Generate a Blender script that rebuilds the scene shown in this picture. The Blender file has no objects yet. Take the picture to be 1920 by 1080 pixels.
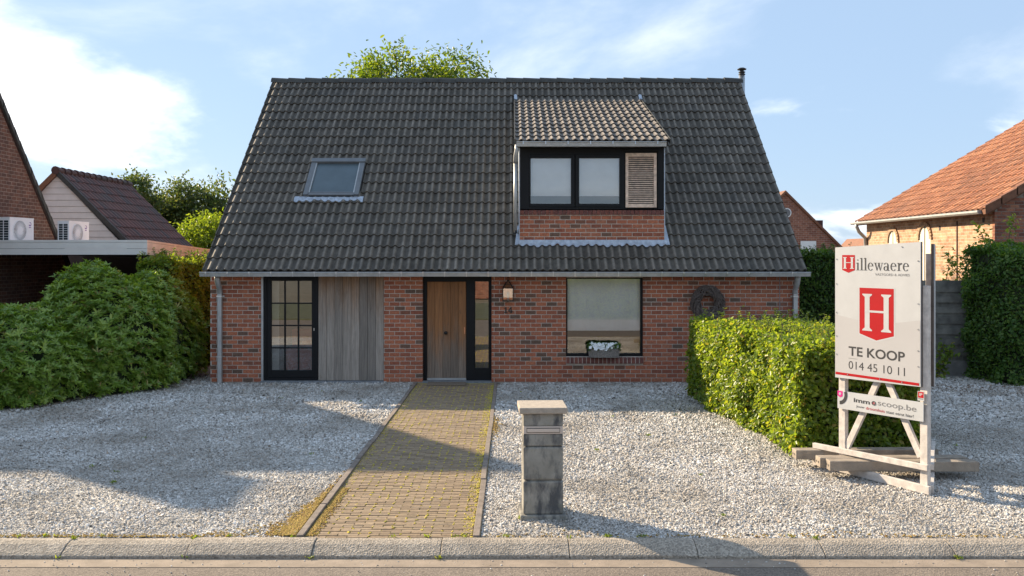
import bpy, math, random
import numpy as np
from mathutils import Vector, Matrix

random.seed(14)
RNG = np.random.default_rng(14)
R = math.radians
scene = bpy.context.scene
col = scene.collection

# ------------------------------------------------------------------ camera
FPX, EYE = 1697.5, 2.47                      # focal length in photo pixels, eye height in metres
cam_data = bpy.data.cameras.new('camera')
cam = bpy.data.objects.new('camera', cam_data)
col.objects.link(cam)
cam.location = (0, 0, EYE)
cam.rotation_euler = (R(90), 0, 0)
cam_data.sensor_width = 36.0
cam_data.lens = FPX / 1920 * 36.0
cam_data.shift_y = -62 / 1920
cam_data.clip_start = 0.1
cam_data.clip_end = 3000
scene.camera = cam

# ------------------------------------------------------------------ sky, sun, exposure
TO_SUN = Vector((-0.726, 0.530, 0.440)).normalized()
world = bpy.data.worlds.new('World')
scene.world = world
world.use_nodes = True
wt = world.node_tree
wt.nodes.clear()
WISP, CUMU = (7.3, 11.5, 0.0), (25.53, 14.86, 0.0)          # cloud field offsets
w_out = wt.nodes.new('ShaderNodeOutputWorld')
w_bg = wt.nodes.new('ShaderNodeBackground')
w_bg.inputs['Strength'].default_value = 0.15
sky = wt.nodes.new('ShaderNodeTexSky')
sky.sky_type = 'NISHITA'
sky.sun_disc = False
sky.sun_elevation = math.asin(TO_SUN.z)
sky.sun_rotation = math.atan2(TO_SUN.x, TO_SUN.y)
sky.air_density = 1.0
sky.dust_density = 0.3
sky.ozone_density = 1.6
tc = wt.nodes.new('ShaderNodeTexCoord')
sep = wt.nodes.new('ShaderNodeSeparateXYZ')
wt.links.new(tc.outputs['Generated'], sep.inputs[0])


def wmath(op, a, b=None):
    n = wt.nodes.new('ShaderNodeMath')
    n.operation = op
    for i, v in enumerate((a, b)):
        if v is None:
            continue
        if isinstance(v, (int, float)):
            n.inputs[i].default_value = v
        else:
            wt.links.new(v, n.inputs[i])
    return n.outputs[0]


# thin high veil over the whole sky, and clouds in it
veil = wt.nodes.new('ShaderNodeMixRGB')
veil.inputs['Fac'].default_value = 0.92
veil.inputs['Color2'].default_value = (1.02, 1.39, 1.92, 1)
wt.links.new(sky.outputs[0], veil.inputs['Color1'])
den = wmath('ADD', wmath('MAXIMUM', sep.outputs[2], 0.0), 0.22)
comb = wt.nodes.new('ShaderNodeCombineXYZ')
wt.links.new(wmath('DIVIDE', sep.outputs[0], den), comb.inputs[0])
wt.links.new(wmath('DIVIDE', sep.outputs[1], den), comb.inputs[1])


def cloud_layer(src, loc, scale, lo, hi, amount, bright, detail=8.0, stretch=1.0):
    cmap = wt.nodes.new('ShaderNodeMapping')
    cmap.inputs['Location'].default_value = loc
    cmap.inputs['Scale'].default_value = (1.0, stretch, 1.0)
    wt.links.new(comb.outputs[0], cmap.inputs['Vector'])
    cn = wt.nodes.new('ShaderNodeTexNoise')
    cn.inputs['Scale'].default_value = scale
    cn.inputs['Detail'].default_value = detail
    cn.inputs['Roughness'].default_value = 0.56
    cn.inputs['Distortion'].default_value = 0.3
    wt.links.new(cmap.outputs[0], cn.inputs['Vector'])
    cr = wt.nodes.new('ShaderNodeValToRGB')
    cr.color_ramp.interpolation = 'EASE'
    cr.color_ramp.elements[0].position = lo
    cr.color_ramp.elements[0].color = (0, 0, 0, 1)
    cr.color_ramp.elements[1].position = hi
    cr.color_ramp.elements[1].color = (1, 1, 1, 1)
    wt.links.new(cn.outputs['Fac'], cr.inputs['Fac'])
    mx = wt.nodes.new('ShaderNodeMixRGB')
    mx.inputs['Color2'].default_value = bright
    wt.links.new(wmath('MULTIPLY', cr.outputs[0], amount), mx.inputs['Fac'])
    wt.links.new(src, mx.inputs['Color1'])
    return mx.outputs[0]


c_sky = cloud_layer(veil.outputs[0], WISP, 1.0, 0.50, 0.78, 0.70, (3.5, 3.55, 3.6, 1))
c_sky = cloud_layer(c_sky, CUMU, 0.85, 0.54, 0.68, 0.92, (4.0, 4.0, 4.0, 1))
wt.links.new(c_sky, w_bg.inputs['Color'])
wt.links.new(w_bg.outputs[0], w_out.inputs['Surface'])

sun_data = bpy.data.lights.new('sun', 'SUN')
sun_data.energy = 3.6
sun_data.angle = R(0.6)
sun_data.color = (1.0, 0.82, 0.58)
sun = bpy.data.objects.new('sun', sun_data)
sun.rotation_euler = (-TO_SUN).to_track_quat('-Z', 'Y').to_euler()
sun.location = (-20, 15, 20)
col.objects.link(sun)

scene.render.engine = 'CYCLES'
scene.cycles.use_denoising = True
scene.cycles.max_bounces = 8
scene.cycles.transparent_max_bounces = 16
scene.view_settings.view_transform = 'Standard'
scene.view_settings.look = 'None'
scene.view_settings.gamma = 1.0
scene.view_settings.use_curve_mapping = False
scene.view_settings.exposure = 1.55


# ------------------------------------------------------------------ pixel helpers (photo pixel at a stated depth -> metres)
def PX(px, Y): return (px - 960) * Y / FPX
def PZ(py, Y): return EYE - (py - 478) * Y / FPX
def GY(py): return EYE * FPX / (py - 478)


# ------------------------------------------------------------------ materials
class Mat:
    def __init__(self, name, rough=0.7, metal=0.0, spec=0.5):
        self.m = bpy.data.materials.new(name)
        self.m.use_nodes = True
        self.t = self.m.node_tree
        self.t.nodes.clear()
        self.out = self.n('ShaderNodeOutputMaterial')
        self.b = self.n('ShaderNodeBsdfPrincipled')
        self.b.inputs['Roughness'].default_value = rough
        self.b.inputs['Metallic'].default_value = metal
        self.b.inputs['Specular IOR Level'].default_value = spec
        self.l(self.b.outputs[0], self.out.inputs['Surface'])

    def n(self, typ, **kw):
        nd = self.t.nodes.new(typ)
        for k, v in kw.items():
            setattr(nd, k, v)
        return nd

    def l(self, a, b): self.t.links.new(a, b)

    def math(self, op, a, b=None, c=None):
        nd = self.n('ShaderNodeMath', operation=op)
        for i, v in enumerate((a, b, c)):
            if v is None: continue
            if isinstance(v, (int, float)): nd.inputs[i].default_value = v
            else: self.l(v, nd.inputs[i])
        return nd.outputs[0]

    def rnd(self):
        a = self.n('ShaderNodeAttribute', attribute_name='rnd')
        o = self.n('ShaderNodeObjectInfo')
        return self.math('FRACT', self.math('ADD', a.outputs['Fac'], o.outputs['Random']))

    def pos(self, scale=(1, 1, 1), loc=(0, 0, 0)):
        g = self.n('ShaderNodeNewGeometry')
        mp = self.n('ShaderNodeMapping')
        mp.inputs['Scale'].default_value = scale
        mp.inputs['Location'].default_value = loc
        self.l(g.outputs['Position'], mp.inputs['Vector'])
        return mp.outputs[0]

    def noise(self, scale=5, detail=4, rough=0.55, vec=None, dist=0.0):
        nd = self.n('ShaderNodeTexNoise')
        nd.inputs['Scale'].default_value = scale
        nd.inputs['Detail'].default_value = detail
        nd.inputs['Roughness'].default_value = rough
        nd.inputs['Distortion'].default_value = dist
        self.l(vec if vec is not None else self.pos(), nd.inputs['Vector'])
        return nd.outputs['Fac']

    def ramp(self, fac, stops, interp='LINEAR'):
        nd = self.n('ShaderNodeValToRGB')
        r = nd.color_ramp
        r.interpolation = interp
        while len(r.elements) < len(stops): r.elements.new(0.5)
        for e, (p, c) in zip(r.elements, stops):
            e.position = p
            e.color = (c, c, c, 1) if isinstance(c, (int, float)) else (*c, 1)
        if isinstance(fac, (int, float)): nd.inputs['Fac'].default_value = fac
        else: self.l(fac, nd.inputs['Fac'])
        return nd.outputs['Color']

    def mix(self, fac, a, b, mode='MIX'):
        nd = self.n('ShaderNodeMixRGB', blend_type=mode)
        for i, v in ((0, fac), (1, a), (2, b)):
            if isinstance(v, (int, float)):
                nd.inputs[i].default_value = v if i == 0 else (v, v, v, 1)
            elif isinstance(v, tuple): nd.inputs[i].default_value = (*v, 1)
            else: self.l(v, nd.inputs[i])
        return nd.outputs[0]

    def color(self, c):
        if isinstance(c, tuple): self.b.inputs['Base Color'].default_value = (*c, 1)
        else: self.l(c, self.b.inputs['Base Color'])
        return self

    def bump(self, h, strength=0.3, dist=0.01):
        nd = self.n('ShaderNodeBump')
        nd.inputs['Strength'].default_value = strength
        nd.inputs['Distance'].default_value = dist
        self.l(h, nd.inputs['Height'])
        self.l(nd.outputs[0], self.b.inputs['Normal'])
        return self

    def roughness(self, sock): self.l(sock, self.b.inputs['Roughness']); return self


M = {}


def simple(name, c, rough=0.6, metal=0.0, var=0.18, scale=6, bump=0.0, bscale=60, spec=0.5):
    k = Mat(name, rough, metal, spec)
    n = k.noise(scale, 5)
    k.color(k.mix(1.0, c, k.ramp(n, [(0.3, 1 - var), (0.7, 1 + var)]), 'MULTIPLY'))
    if bump: k.bump(k.noise(bscale, 3), bump, 0.01)
    M[name] = k.m
    return k


# bricks of the house: each its own tone
def brick_piece(name, tones):
    k = Mat(name, 0.85)
    c = k.ramp(k.rnd(), tones, 'LINEAR')
    n = k.noise(30, 5, 0.65)
    c = k.mix(1.0, c, k.ramp(n, [(0.25, 0.55), (0.75, 1.35)]), 'MULTIPLY')
    stain = k.noise(1.1, 4)
    c = k.mix(k.ramp(stain, [(0.55, 0.0), (0.8, 0.2)]), c, (0.14, 0.08, 0.06))
    c = k.mix(k.ramp(k.noise(9, 6, 0.7), [(0.66, 0.0), (0.78, 0.35)]), c, (0.45, 0.36, 0.30))
    k.color(c).bump(k.noise(85, 4, 0.7), 0.5, 0.006)
    M[name] = k.m


brick_piece('brick', [(0.0, (0.13, 0.080, 0.055)), (0.08, (0.17, 0.090, 0.058)), (0.15, (0.27, 0.085, 0.047)), (0.35, (0.40, 0.125, 0.062)),
                      (0.55, (0.46, 0.155, 0.076)), (0.7, (0.32, 0.095, 0.050)), (0.85, (0.38, 0.145, 0.078)), (1.0, (0.44, 0.14, 0.070))])
brick_piece('brick_sill', [(0.0, (0.143, 0.052, 0.043)), (0.5, (0.221, 0.072, 0.049)), (1.0, (0.169, 0.065, 0.055))])
brick_piece('brick_right', [(0.0, (0.16, 0.06, 0.04)), (0.5, (0.30, 0.105, 0.06)), (1.0, (0.38, 0.16, 0.09))])
simple('mortar', (0.58, 0.51, 0.44), 0.95, var=0.22, scale=14, bump=0.4)
simple('mortar_dark', (0.30, 0.26, 0.22), 0.95, var=0.22, scale=14, bump=0.4)


def brick_wall(name, axis, c1, c2, mortar, bw=0.2, bh=0.08):
    k = Mat(name, 0.9)
    g = k.n('ShaderNodeNewGeometry')
    s = k.n('ShaderNodeSeparateXYZ')
    k.l(g.outputs['Position'], s.inputs[0])
    cb = k.n('ShaderNodeCombineXYZ')
    k.l(s.outputs[0 if axis == 'y' else 1], cb.inputs[0])
    k.l(s.outputs[2], cb.inputs[1])
    b = k.n('ShaderNodeTexBrick')
    k.l(cb.outputs[0], b.inputs['Vector'])
    b.inputs['Scale'].default_value = 1.0
    b.inputs['Brick Width'].default_value = bw
    b.inputs['Row Height'].default_value = bh
    b.inputs['Mortar Size'].default_value = 0.0065
    b.inputs['Mortar Smooth'].default_value = 0.1
    b.inputs['Bias'].default_value = 0.0
    b.inputs['Color1'].default_value = (*c1, 1)
    b.inputs['Color2'].default_value = (*c2, 1)
    b.inputs['Mortar'].default_value = (*mortar, 1)
    c = k.mix(1.0, b.outputs['Color'], k.ramp(k.noise(4, 6, 0.7), [(0.3, 0.65), (0.7, 1.3)]), 'MULTIPLY')
    c = k.mix(1.0, c, k.ramp(k.noise(40, 3, 0.7), [(0.3, 0.75), (0.7, 1.2)]), 'MULTIPLY')
    k.color(c).bump(k.math('SUBTRACT', 1.0, b.outputs['Fac']), 0.7, 0.008)
    M[name] = k.m


brick_wall('brickwork_x', 'x', (0.32, 0.10, 0.055), (0.20, 0.06, 0.04), (0.40, 0.34, 0.28))
brick_wall('brickwork_y', 'y', (0.32, 0.10, 0.055), (0.20, 0.06, 0.04), (0.40, 0.34, 0.28))
brick_wall('brown_brick_x', 'x', (0.16, 0.070, 0.042), (0.10, 0.046, 0.032), (0.25, 0.19, 0.15))
brick_wall('brown_brick_y', 'y', (0.15, 0.066, 0.042), (0.10, 0.046, 0.032), (0.23, 0.18, 0.14))
brick_wall('yellow_brick_x', 'x', (0.56, 0.36, 0.22), (0.38, 0.20, 0.115), (0.58, 0.48, 0.37))
brick_wall('far_brick_y', 'y', (0.34, 0.14, 0.085), (0.23, 0.085, 0.055), (0.40, 0.32, 0.26), 0.26, 0.1)


def tile_mat(name, tones, lichen, lich_amt, rough=0.65, spec=0.4):
    k = Mat(name, rough, 0, spec)
    c = k.ramp(k.rnd(), tones)
    aw = k.n('ShaderNodeAttribute', attribute_name='roll_tone')       # tone by profile height: paler on the rolls, darker in the pans
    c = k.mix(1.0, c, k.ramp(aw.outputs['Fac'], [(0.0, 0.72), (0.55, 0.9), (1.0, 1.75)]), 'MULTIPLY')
    c = k.mix(1.0, c, k.ramp(k.noise(7, 6, 0.7), [(0.3, 0.7), (0.7, 1.35)]), 'MULTIPLY')
    n2 = k.noise(26, 5, 0.75)
    c = k.mix(k.ramp(n2, [(0.60, 0.0), (0.74, lich_amt)]), c, lichen)
    n3 = k.noise(0.7, 4)
    c = k.mix(k.math('MULTIPLY', k.ramp(n3, [(0.5, 0.0), (0.75, 0.4)]), 0.6), c, (0.10, 0.095, 0.08))
    k.color(c).bump(k.noise(120, 3, 0.7), 0.35, 0.004)
    M[name] = k.m


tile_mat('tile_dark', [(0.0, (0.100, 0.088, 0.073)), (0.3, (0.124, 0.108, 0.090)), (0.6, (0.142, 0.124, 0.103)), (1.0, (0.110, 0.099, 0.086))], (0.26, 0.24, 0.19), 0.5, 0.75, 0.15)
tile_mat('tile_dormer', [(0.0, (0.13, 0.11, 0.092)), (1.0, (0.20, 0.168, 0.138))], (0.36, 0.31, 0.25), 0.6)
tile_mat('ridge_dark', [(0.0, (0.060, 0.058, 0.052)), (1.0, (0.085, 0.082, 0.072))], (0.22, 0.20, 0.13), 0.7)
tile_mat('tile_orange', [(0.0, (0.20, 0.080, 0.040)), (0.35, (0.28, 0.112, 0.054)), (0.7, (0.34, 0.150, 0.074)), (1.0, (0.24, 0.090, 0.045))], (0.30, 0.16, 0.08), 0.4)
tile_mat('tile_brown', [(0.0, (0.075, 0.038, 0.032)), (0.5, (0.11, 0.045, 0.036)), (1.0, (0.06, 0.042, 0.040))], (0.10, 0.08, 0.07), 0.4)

simple('zinc', (0.42, 0.42, 0.41), 0.5, 0.5, var=0.14, scale=9)
simple('lead', (0.42, 0.46, 0.52), 0.5, 0.35, var=0.22, scale=12, bump=0.3, bscale=20)
simple('black_frame', (0.010, 0.0105, 0.012), 0.5, var=0.1, spec=0.2)
simple('dark_iron', (0.022, 0.019, 0.017), 0.5, 0.4, var=0.3, scale=40)
simple('pale_brick', (0.42, 0.28, 0.18), 0.9, var=0.25, scale=12)
simple('copper', (0.60, 0.30, 0.18), 0.3, 0.9, var=0.25, scale=18)
simple('steel', (0.55, 0.56, 0.57), 0.28, 0.9, var=0.06)
simple('skylight_grey', (0.16, 0.165, 0.17), 0.45, 0.3, var=0.1)
simple('screen_mesh', (0.085, 0.115, 0.13), 0.35, 0.0, var=0.12, scale=3)
simple('bluestone', (0.20, 0.21, 0.225), 0.75, var=0.25, scale=10, bump=0.2)
simple('white_paint', (0.55, 0.50, 0.46), 0.6, var=0.2, scale=14, bump=0.15, bscale=30)
simple('sign_white', (0.465, 0.47, 0.48), 0.42, var=0.05, scale=5)
simple('sign_grey', (0.43, 0.42, 0.425), 0.42, var=0.03, scale=2)
simple('sign_red', (0.38, 0.005, 0.009), 0.5, var=0.05, spec=0.2)
simple('sign_ink', (0.03, 0.03, 0.033), 0.5, var=0.05)
simple('sign_ink_light', (0.16, 0.16, 0.165), 0.5, var=0.05)
simple('magenta', (0.62, 0.02, 0.22), 0.4, var=0.05)
simple('purple', (0.16, 0.03, 0.28), 0.4, var=0.05)
simple('sign_edge', (0.085, 0.065, 0.055), 0.6, var=0.3, scale=20)
simple('bolt', (0.33, 0.33, 0.34), 0.4, 0.7)
simple('appliance_white', (0.80, 0.79, 0.78), 0.4, var=0.04)
simple('coil_dark', (0.025, 0.04, 0.045), 0.4, 0.4)
simple('fascia_white', (0.76, 0.72, 0.67), 0.55, var=0.06, scale=3)
simple('fascia_tan', (0.84, 0.68, 0.55), 0.6, var=0.14, scale=4)
simple('soffit_dark', (0.05, 0.042, 0.038), 0.8)
simple('clad_white', (0.74, 0.68, 0.62), 0.6, var=0.08, scale=3)
simple('window_white', (0.78, 0.77, 0.75), 0.5, var=0.04)
simple("blind", (0.820, 0.820, 0.820), 0.9, var=0.05, scale=3)
simple('room', (0.16, 0.14, 0.12), 0.9, var=0.1)
simple('red_fabric', (0.55, 0.07, 0.03), 0.9, var=0.2)
simple('curtain', (0.70, 0.66, 0.56), 0.9, var=0.1)
simple('cap_stone', (0.40, 0.34, 0.275), 0.9, var=0.14, scale=22, bump=0.4, bscale=90)
simple('slot_cream', (0.62, 0.52, 0.44), 0.45, var=0.05)
simple('edging', (0.21, 0.17, 0.14), 0.9, var=0.28, scale=9, bump=0.4)
simple('weight_concrete', (0.30, 0.25, 0.20), 0.92, var=0.28, scale=7, bump=0.5)
simple('fence_wood', (0.17, 0.16, 0.14), 0.9, var=0.4, scale=5, bump=0.4)
simple('fence_base', (0.22, 0.21, 0.20), 0.95, var=0.25, scale=5, bump=0.4)
simple('bark', (0.10, 0.075, 0.055), 0.95, var=0.4, scale=12, bump=0.6)
simple('wicker', (0.27, 0.24, 0.215), 0.85, var=0.45, scale=45)
simple('twig', (0.13, 0.10, 0.085), 0.85, var=0.5, scale=40)
simple('mat_fibre', (0.19, 0.145, 0.105), 0.95, var=0.4, scale=60, bump=0.5)
simple('petal', (0.86, 0.87, 0.86), 0.7, var=0.04)
simple('rubber', (0.014, 0.014, 0.015), 0.6)
simple('number_dark', (0.014, 0.013, 0.012), 0.45)
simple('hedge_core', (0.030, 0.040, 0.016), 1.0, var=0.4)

# pillar concrete, streaked by weather
k = Mat('pillar_concrete', 0.9)
n1 = k.noise(3.2, 6, 0.65)
st = k.noise(3.6, 6, 0.62, k.pos((2.4, 2.4, 0.9), (3, 1, 0.3)), 0.15)
c = k.mix(k.ramp(n1, [(0.35, 0), (0.7, 1)]), (0.25, 0.235, 0.20), (0.37, 0.35, 0.31))
c = k.mix(k.ramp(st, [(0.46, 0), (0.63, 0.9)]), c, (0.062, 0.064, 0.070))
c = k.mix(k.ramp(k.noise(8, 5), [(0.6, 0), (0.75, 0.4)]), c, (0.22, 0.22, 0.14))
k.color(c).bump(k.noise(70, 5, 0.7), 0.45, 0.006)
M['pillar_concrete'] = k.m

# kerb concrete with exposed grains
k = Mat('kerb_concrete', 0.92)
v = k.n('ShaderNodeTexVoronoi'); v.inputs['Scale'].default_value = 70
k.l(k.pos(), v.inputs['Vector'])
c = k.mix(k.ramp(k.noise(2.2, 6, 0.7), [(0.3, 0), (0.7, 1)]), (0.27, 0.23, 0.185), (0.42, 0.36, 0.29))
c = k.mix(1.0, c, k.ramp(v.outputs['Color'], [(0.15, 0.6), (0.9, 1.3)]), 'MULTIPLY')
c = k.mix(k.ramp(k.noise(6, 6, 0.75), [(0.62, 0), (0.78, 0.55)]), c, (0.10, 0.09, 0.07))
k.color(c).bump(v.outputs['Distance'], 0.7, 0.008)
M['kerb_concrete'] = k.m

# road
k = Mat('asphalt', 0.9)
v = k.n('ShaderNodeTexVoronoi'); v.inputs['Scale'].default_value = 85
k.l(k.pos(), v.inputs['Vector'])
c = k.mix(k.ramp(k.noise(1.3, 6, 0.65), [(0.3, 0), (0.7, 1)]), (0.155, 0.125, 0.10), (0.215, 0.175, 0.14))
c = k.mix(1.0, c, k.ramp(v.outputs['Color'], [(0.1, 0.62), (0.9, 1.3)]), 'MULTIPLY')
k.color(c).bump(v.outputs['Distance'], 0.6, 0.006)
M['asphalt'] = k.m
simple('gutter_strip', (0.27, 0.215, 0.165), 0.9, var=0.2, scale=6, bump=0.4, bscale=90)
simple('lawn', (0.10, 0.105, 0.055), 0.95, var=0.4, scale=3, bump=0.5)
k = simple('ground_soil', (0.16, 0.14, 0.10), 0.95, var=0.35, scale=1.2, bump=0.5)

# gravel: bed and stones
k = Mat('gravel_bed', 0.95)
v = k.n('ShaderNodeTexVoronoi'); v.inputs['Scale'].default_value = 34
k.l(k.pos(), v.inputs['Vector'])
c = k.ramp(v.outputs['Color'], [(0.0, (0.20, 0.19, 0.17)), (0.5, (0.44, 0.41, 0.37)), (1.0, (0.62, 0.60, 0.56))])
k.color(c).bump(v.outputs['Distance'], 1.0, -0.02)
M['gravel_bed'] = k.m
k = Mat('gravel_stone', 0.85, 0, 0.3)
c = k.ramp(k.rnd(), [(0.0, (0.17, 0.155, 0.14)), (0.10, (0.34, 0.31, 0.275)), (0.32, (0.50, 0.465, 0.42)), (0.7, (0.64, 0.61, 0.57)), (0.9, (0.76, 0.75, 0.73)), (1.0, (0.45, 0.35, 0.27))])
c = k.mix(k.ramp(k.noise(0.6, 6, 0.65), [(0.43, 0), (0.66, 0.8)]), c, (0.27, 0.23, 0.185))
c = k.mix(k.ramp(k.noise(1.7, 5, 0.6, k.pos((1, 0.28, 1), (5, 2, 0))), [(0.56, 0), (0.72, 0.6)]), c, (0.17, 0.15, 0.12))
k.color(c)
M['gravel_stone'] = k.m

# pavers
k = Mat('paver', 0.85)
c = k.ramp(k.rnd(), [(0.0, (0.19, 0.135, 0.085)), (0.4, (0.26, 0.185, 0.115)), (0.75, (0.30, 0.22, 0.14)), (1.0, (0.22, 0.165, 0.115))])
c = k.mix(1.0, c, k.ramp(k.noise(25, 5, 0.7), [(0.3, 0.7), (0.7, 1.25)]), 'MULTIPLY')
c = k.mix(k.ramp(k.noise(1.6, 6, 0.7), [(0.55, 0), (0.75, 0.35)]), c, (0.16, 0.14, 0.07))
k.color(c).bump(k.noise(90, 4), 0.4, 0.005)
M['paver'] = k.m
simple('joint_moss', (0.34, 0.27, 0.10), 1.0, var=0.4, scale=25, bump=0.6)
k = Mat('moss', 1.0)
k.color(k.ramp(k.rnd(), [(0.0, (0.50, 0.40, 0.06)), (0.5, (0.64, 0.52, 0.085)), (0.8, (0.42, 0.40, 0.08)), (1.0, (0.45, 0.26, 0.06))]))
M['moss'] = k.m
k = Mat('dry_moss', 1.0)
k.color(k.ramp(k.rnd(), [(0.0, (0.32, 0.19, 0.05)), (0.5, (0.42, 0.30, 0.07)), (1.0, (0.26, 0.15, 0.06))]))
M['dry_moss'] = k.m
k = Mat('leaf_litter', 1.0)
k.color(k.ramp(k.rnd(), [(0.0, (0.16, 0.09, 0.05)), (0.5, (0.24, 0.15, 0.09)), (1.0, (0.12, 0.075, 0.05))]))
M['leaf_litter'] = k.m


# weathered boards: grain along z, warm near a sheltered top, silver below
def board_mat(name, warm, grey, z0, z1, rough=0.75):
    k = Mat(name, rough)
    g = k.n('ShaderNodeNewGeometry')
    s = k.n('ShaderNodeSeparateXYZ')
    k.l(g.outputs['Position'], s.inputs[0])
    r = k.rnd()
    wob = k.noise(2.2, 5, 0.7, k.pos((3, 3, 0.7)))
    z = k.math('ADD', s.outputs[2], k.math('MULTIPLY', k.math('SUBTRACT', wob, 0.5), 1.6))
    z = k.math('ADD', z, k.math('MULTIPLY', k.math('SUBTRACT', r, 0.5), 0.35))
    mr = k.n('ShaderNodeMapRange')
    mr.inputs['From Min'].default_value = z0
    mr.inputs['From Max'].default_value = z1
    k.l(z, mr.inputs['Value'])
    c = k.mix(mr.outputs[0], grey, warm)
    grain = k.noise(14, 6, 0.7, k.pos((5, 5, 0.16)))
    c = k.mix(1.0, c, k.ramp(grain, [(0.3, 0.55), (0.7, 1.35)]), 'MULTIPLY')
    c = k.mix(1.0, c, k.ramp(r, [(0, 0.66), (1, 1.25)]), 'MULTIPLY')
    c = k.mix(k.ramp(k.noise(6, 5, 0.7, k.pos((2, 2, 0.4), (4, 0, 2))), [(0.62, 0), (0.75, 0.5)]), c, (0.055, 0.042, 0.034))
    k.color(c).bump(grain, 0.35, 0.006)
    M[name] = k.m


board_mat('garage_board', (0.22, 0.13, 0.075), (0.30, 0.255, 0.215), 1.15, 2.2)
board_mat('door_board', (0.29, 0.125, 0.045), (0.22, 0.165, 0.125), 0.3, 1.15)
simple('shutter_wood', (0.70, 0.52, 0.40), 0.7, var=0.3, scale=12)

# window glass: clear pane with a mirror coat
def glass(name, refl, tint=(0.93, 0.95, 0.95)):
    m = bpy.data.materials.new(name)
    m.use_nodes = True
    t = m.node_tree
    t.nodes.clear()
    o = t.nodes.new('ShaderNodeOutputMaterial')
    mx = t.nodes.new('ShaderNodeMixShader')
    tr = t.nodes.new('ShaderNodeBsdfTransparent')
    tr.inputs[0].default_value = (*tint, 1)
    gl = t.nodes.new('ShaderNodeBsdfGlossy')
    gl.inputs['Roughness'].default_value = 0.0
    fr = t.nodes.new('ShaderNodeFresnel')
    fr.inputs['IOR'].default_value = 1.5
    ad = t.nodes.new('ShaderNodeMath'); ad.operation = 'ADD'; ad.use_clamp = True
    ad.inputs[1].default_value = refl
    t.links.new(fr.outputs[0], ad.inputs[0])
    t.links.new(ad.outputs[0], mx.inputs[0])
    t.links.new(tr.outputs[0], mx.inputs[1])
    t.links.new(gl.outputs[0], mx.inputs[2])
    t.links.new(mx.outputs[0], o.inputs['Surface'])
    M[name] = m


glass('glass', 0.18, (0.98, 0.985, 0.98))
glass('glass_dark', 0.30, (0.75, 0.78, 0.8))


# leaves: reflect and let light through
def leaf_mat(name, stops, trans, tfac=0.42, rough=0.45, spec=0.4):
    k = Mat(name, rough, 0, spec)
    r = k.rnd()
    c = k.ramp(r, stops)
    k.color(c)
    tr = k.n('ShaderNodeBsdfTranslucent')
    k.l(k.mix(1.0, c, trans, 'MULTIPLY'), tr.inputs[0])
    mx = k.n('ShaderNodeMixShader')
    mx.inputs[0].default_value = tfac
    k.l(k.b.outputs[0], mx.inputs[1])
    k.l(tr.outputs[0], mx.inputs[2])
    k.l(mx.outputs[0], k.out.inputs['Surface'])
    M[name] = k.m


leaf_mat('leaf_beech', [(0.0, (0.095, 0.155, 0.022)), (0.5, (0.155, 0.24, 0.034)), (0.94, (0.24, 0.29, 0.045)), (1.0, (0.31, 0.23, 0.065))], (2.3, 2.0, 0.8), 0.50, 0.36)
leaf_mat('leaf_beech_dark', [(0.0, (0.045, 0.105, 0.022)), (0.6, (0.085, 0.165, 0.032)), (1.0, (0.15, 0.215, 0.05))], (2.1, 2.0, 0.7), 0.45, 0.4)
leaf_mat('leaf_rhodo', [(0.0, (0.125, 0.215, 0.035)), (0.5, (0.21, 0.315, 0.05)), (0.9, (0.32, 0.40, 0.08)), (1.0, (0.30, 0.17, 0.07))], (1.8, 1.8, 0.6), 0.32, 0.33, 0.6)
leaf_mat('leaf_walnut', [(0.0, (0.045, 0.085, 0.014)), (0.4, (0.09, 0.15, 0.020)), (1.0, (0.16, 0.20, 0.028))], (2.3, 2.1, 0.6), 0.5)
leaf_mat('leaf_far', [(0.0, (0.050, 0.085, 0.028)), (0.6, (0.085, 0.120, 0.04)), (1.0, (0.13, 0.14, 0.05))], (2.0, 1.9, 0.8), 0.4)
leaf_mat('leaf_bright', [(0.0, (0.11, 0.17, 0.02)), (0.6, (0.17, 0.235, 0.03)), (1.0, (0.22, 0.25, 0.04))], (2.0, 1.9, 0.7), 0.5)


# ------------------------------------------------------------------ mesh helpers
WL = {}


def wl(o): return WL.get(o.name, Vector((0, 0, 0))) if o else Vector((0, 0, 0))


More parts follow.
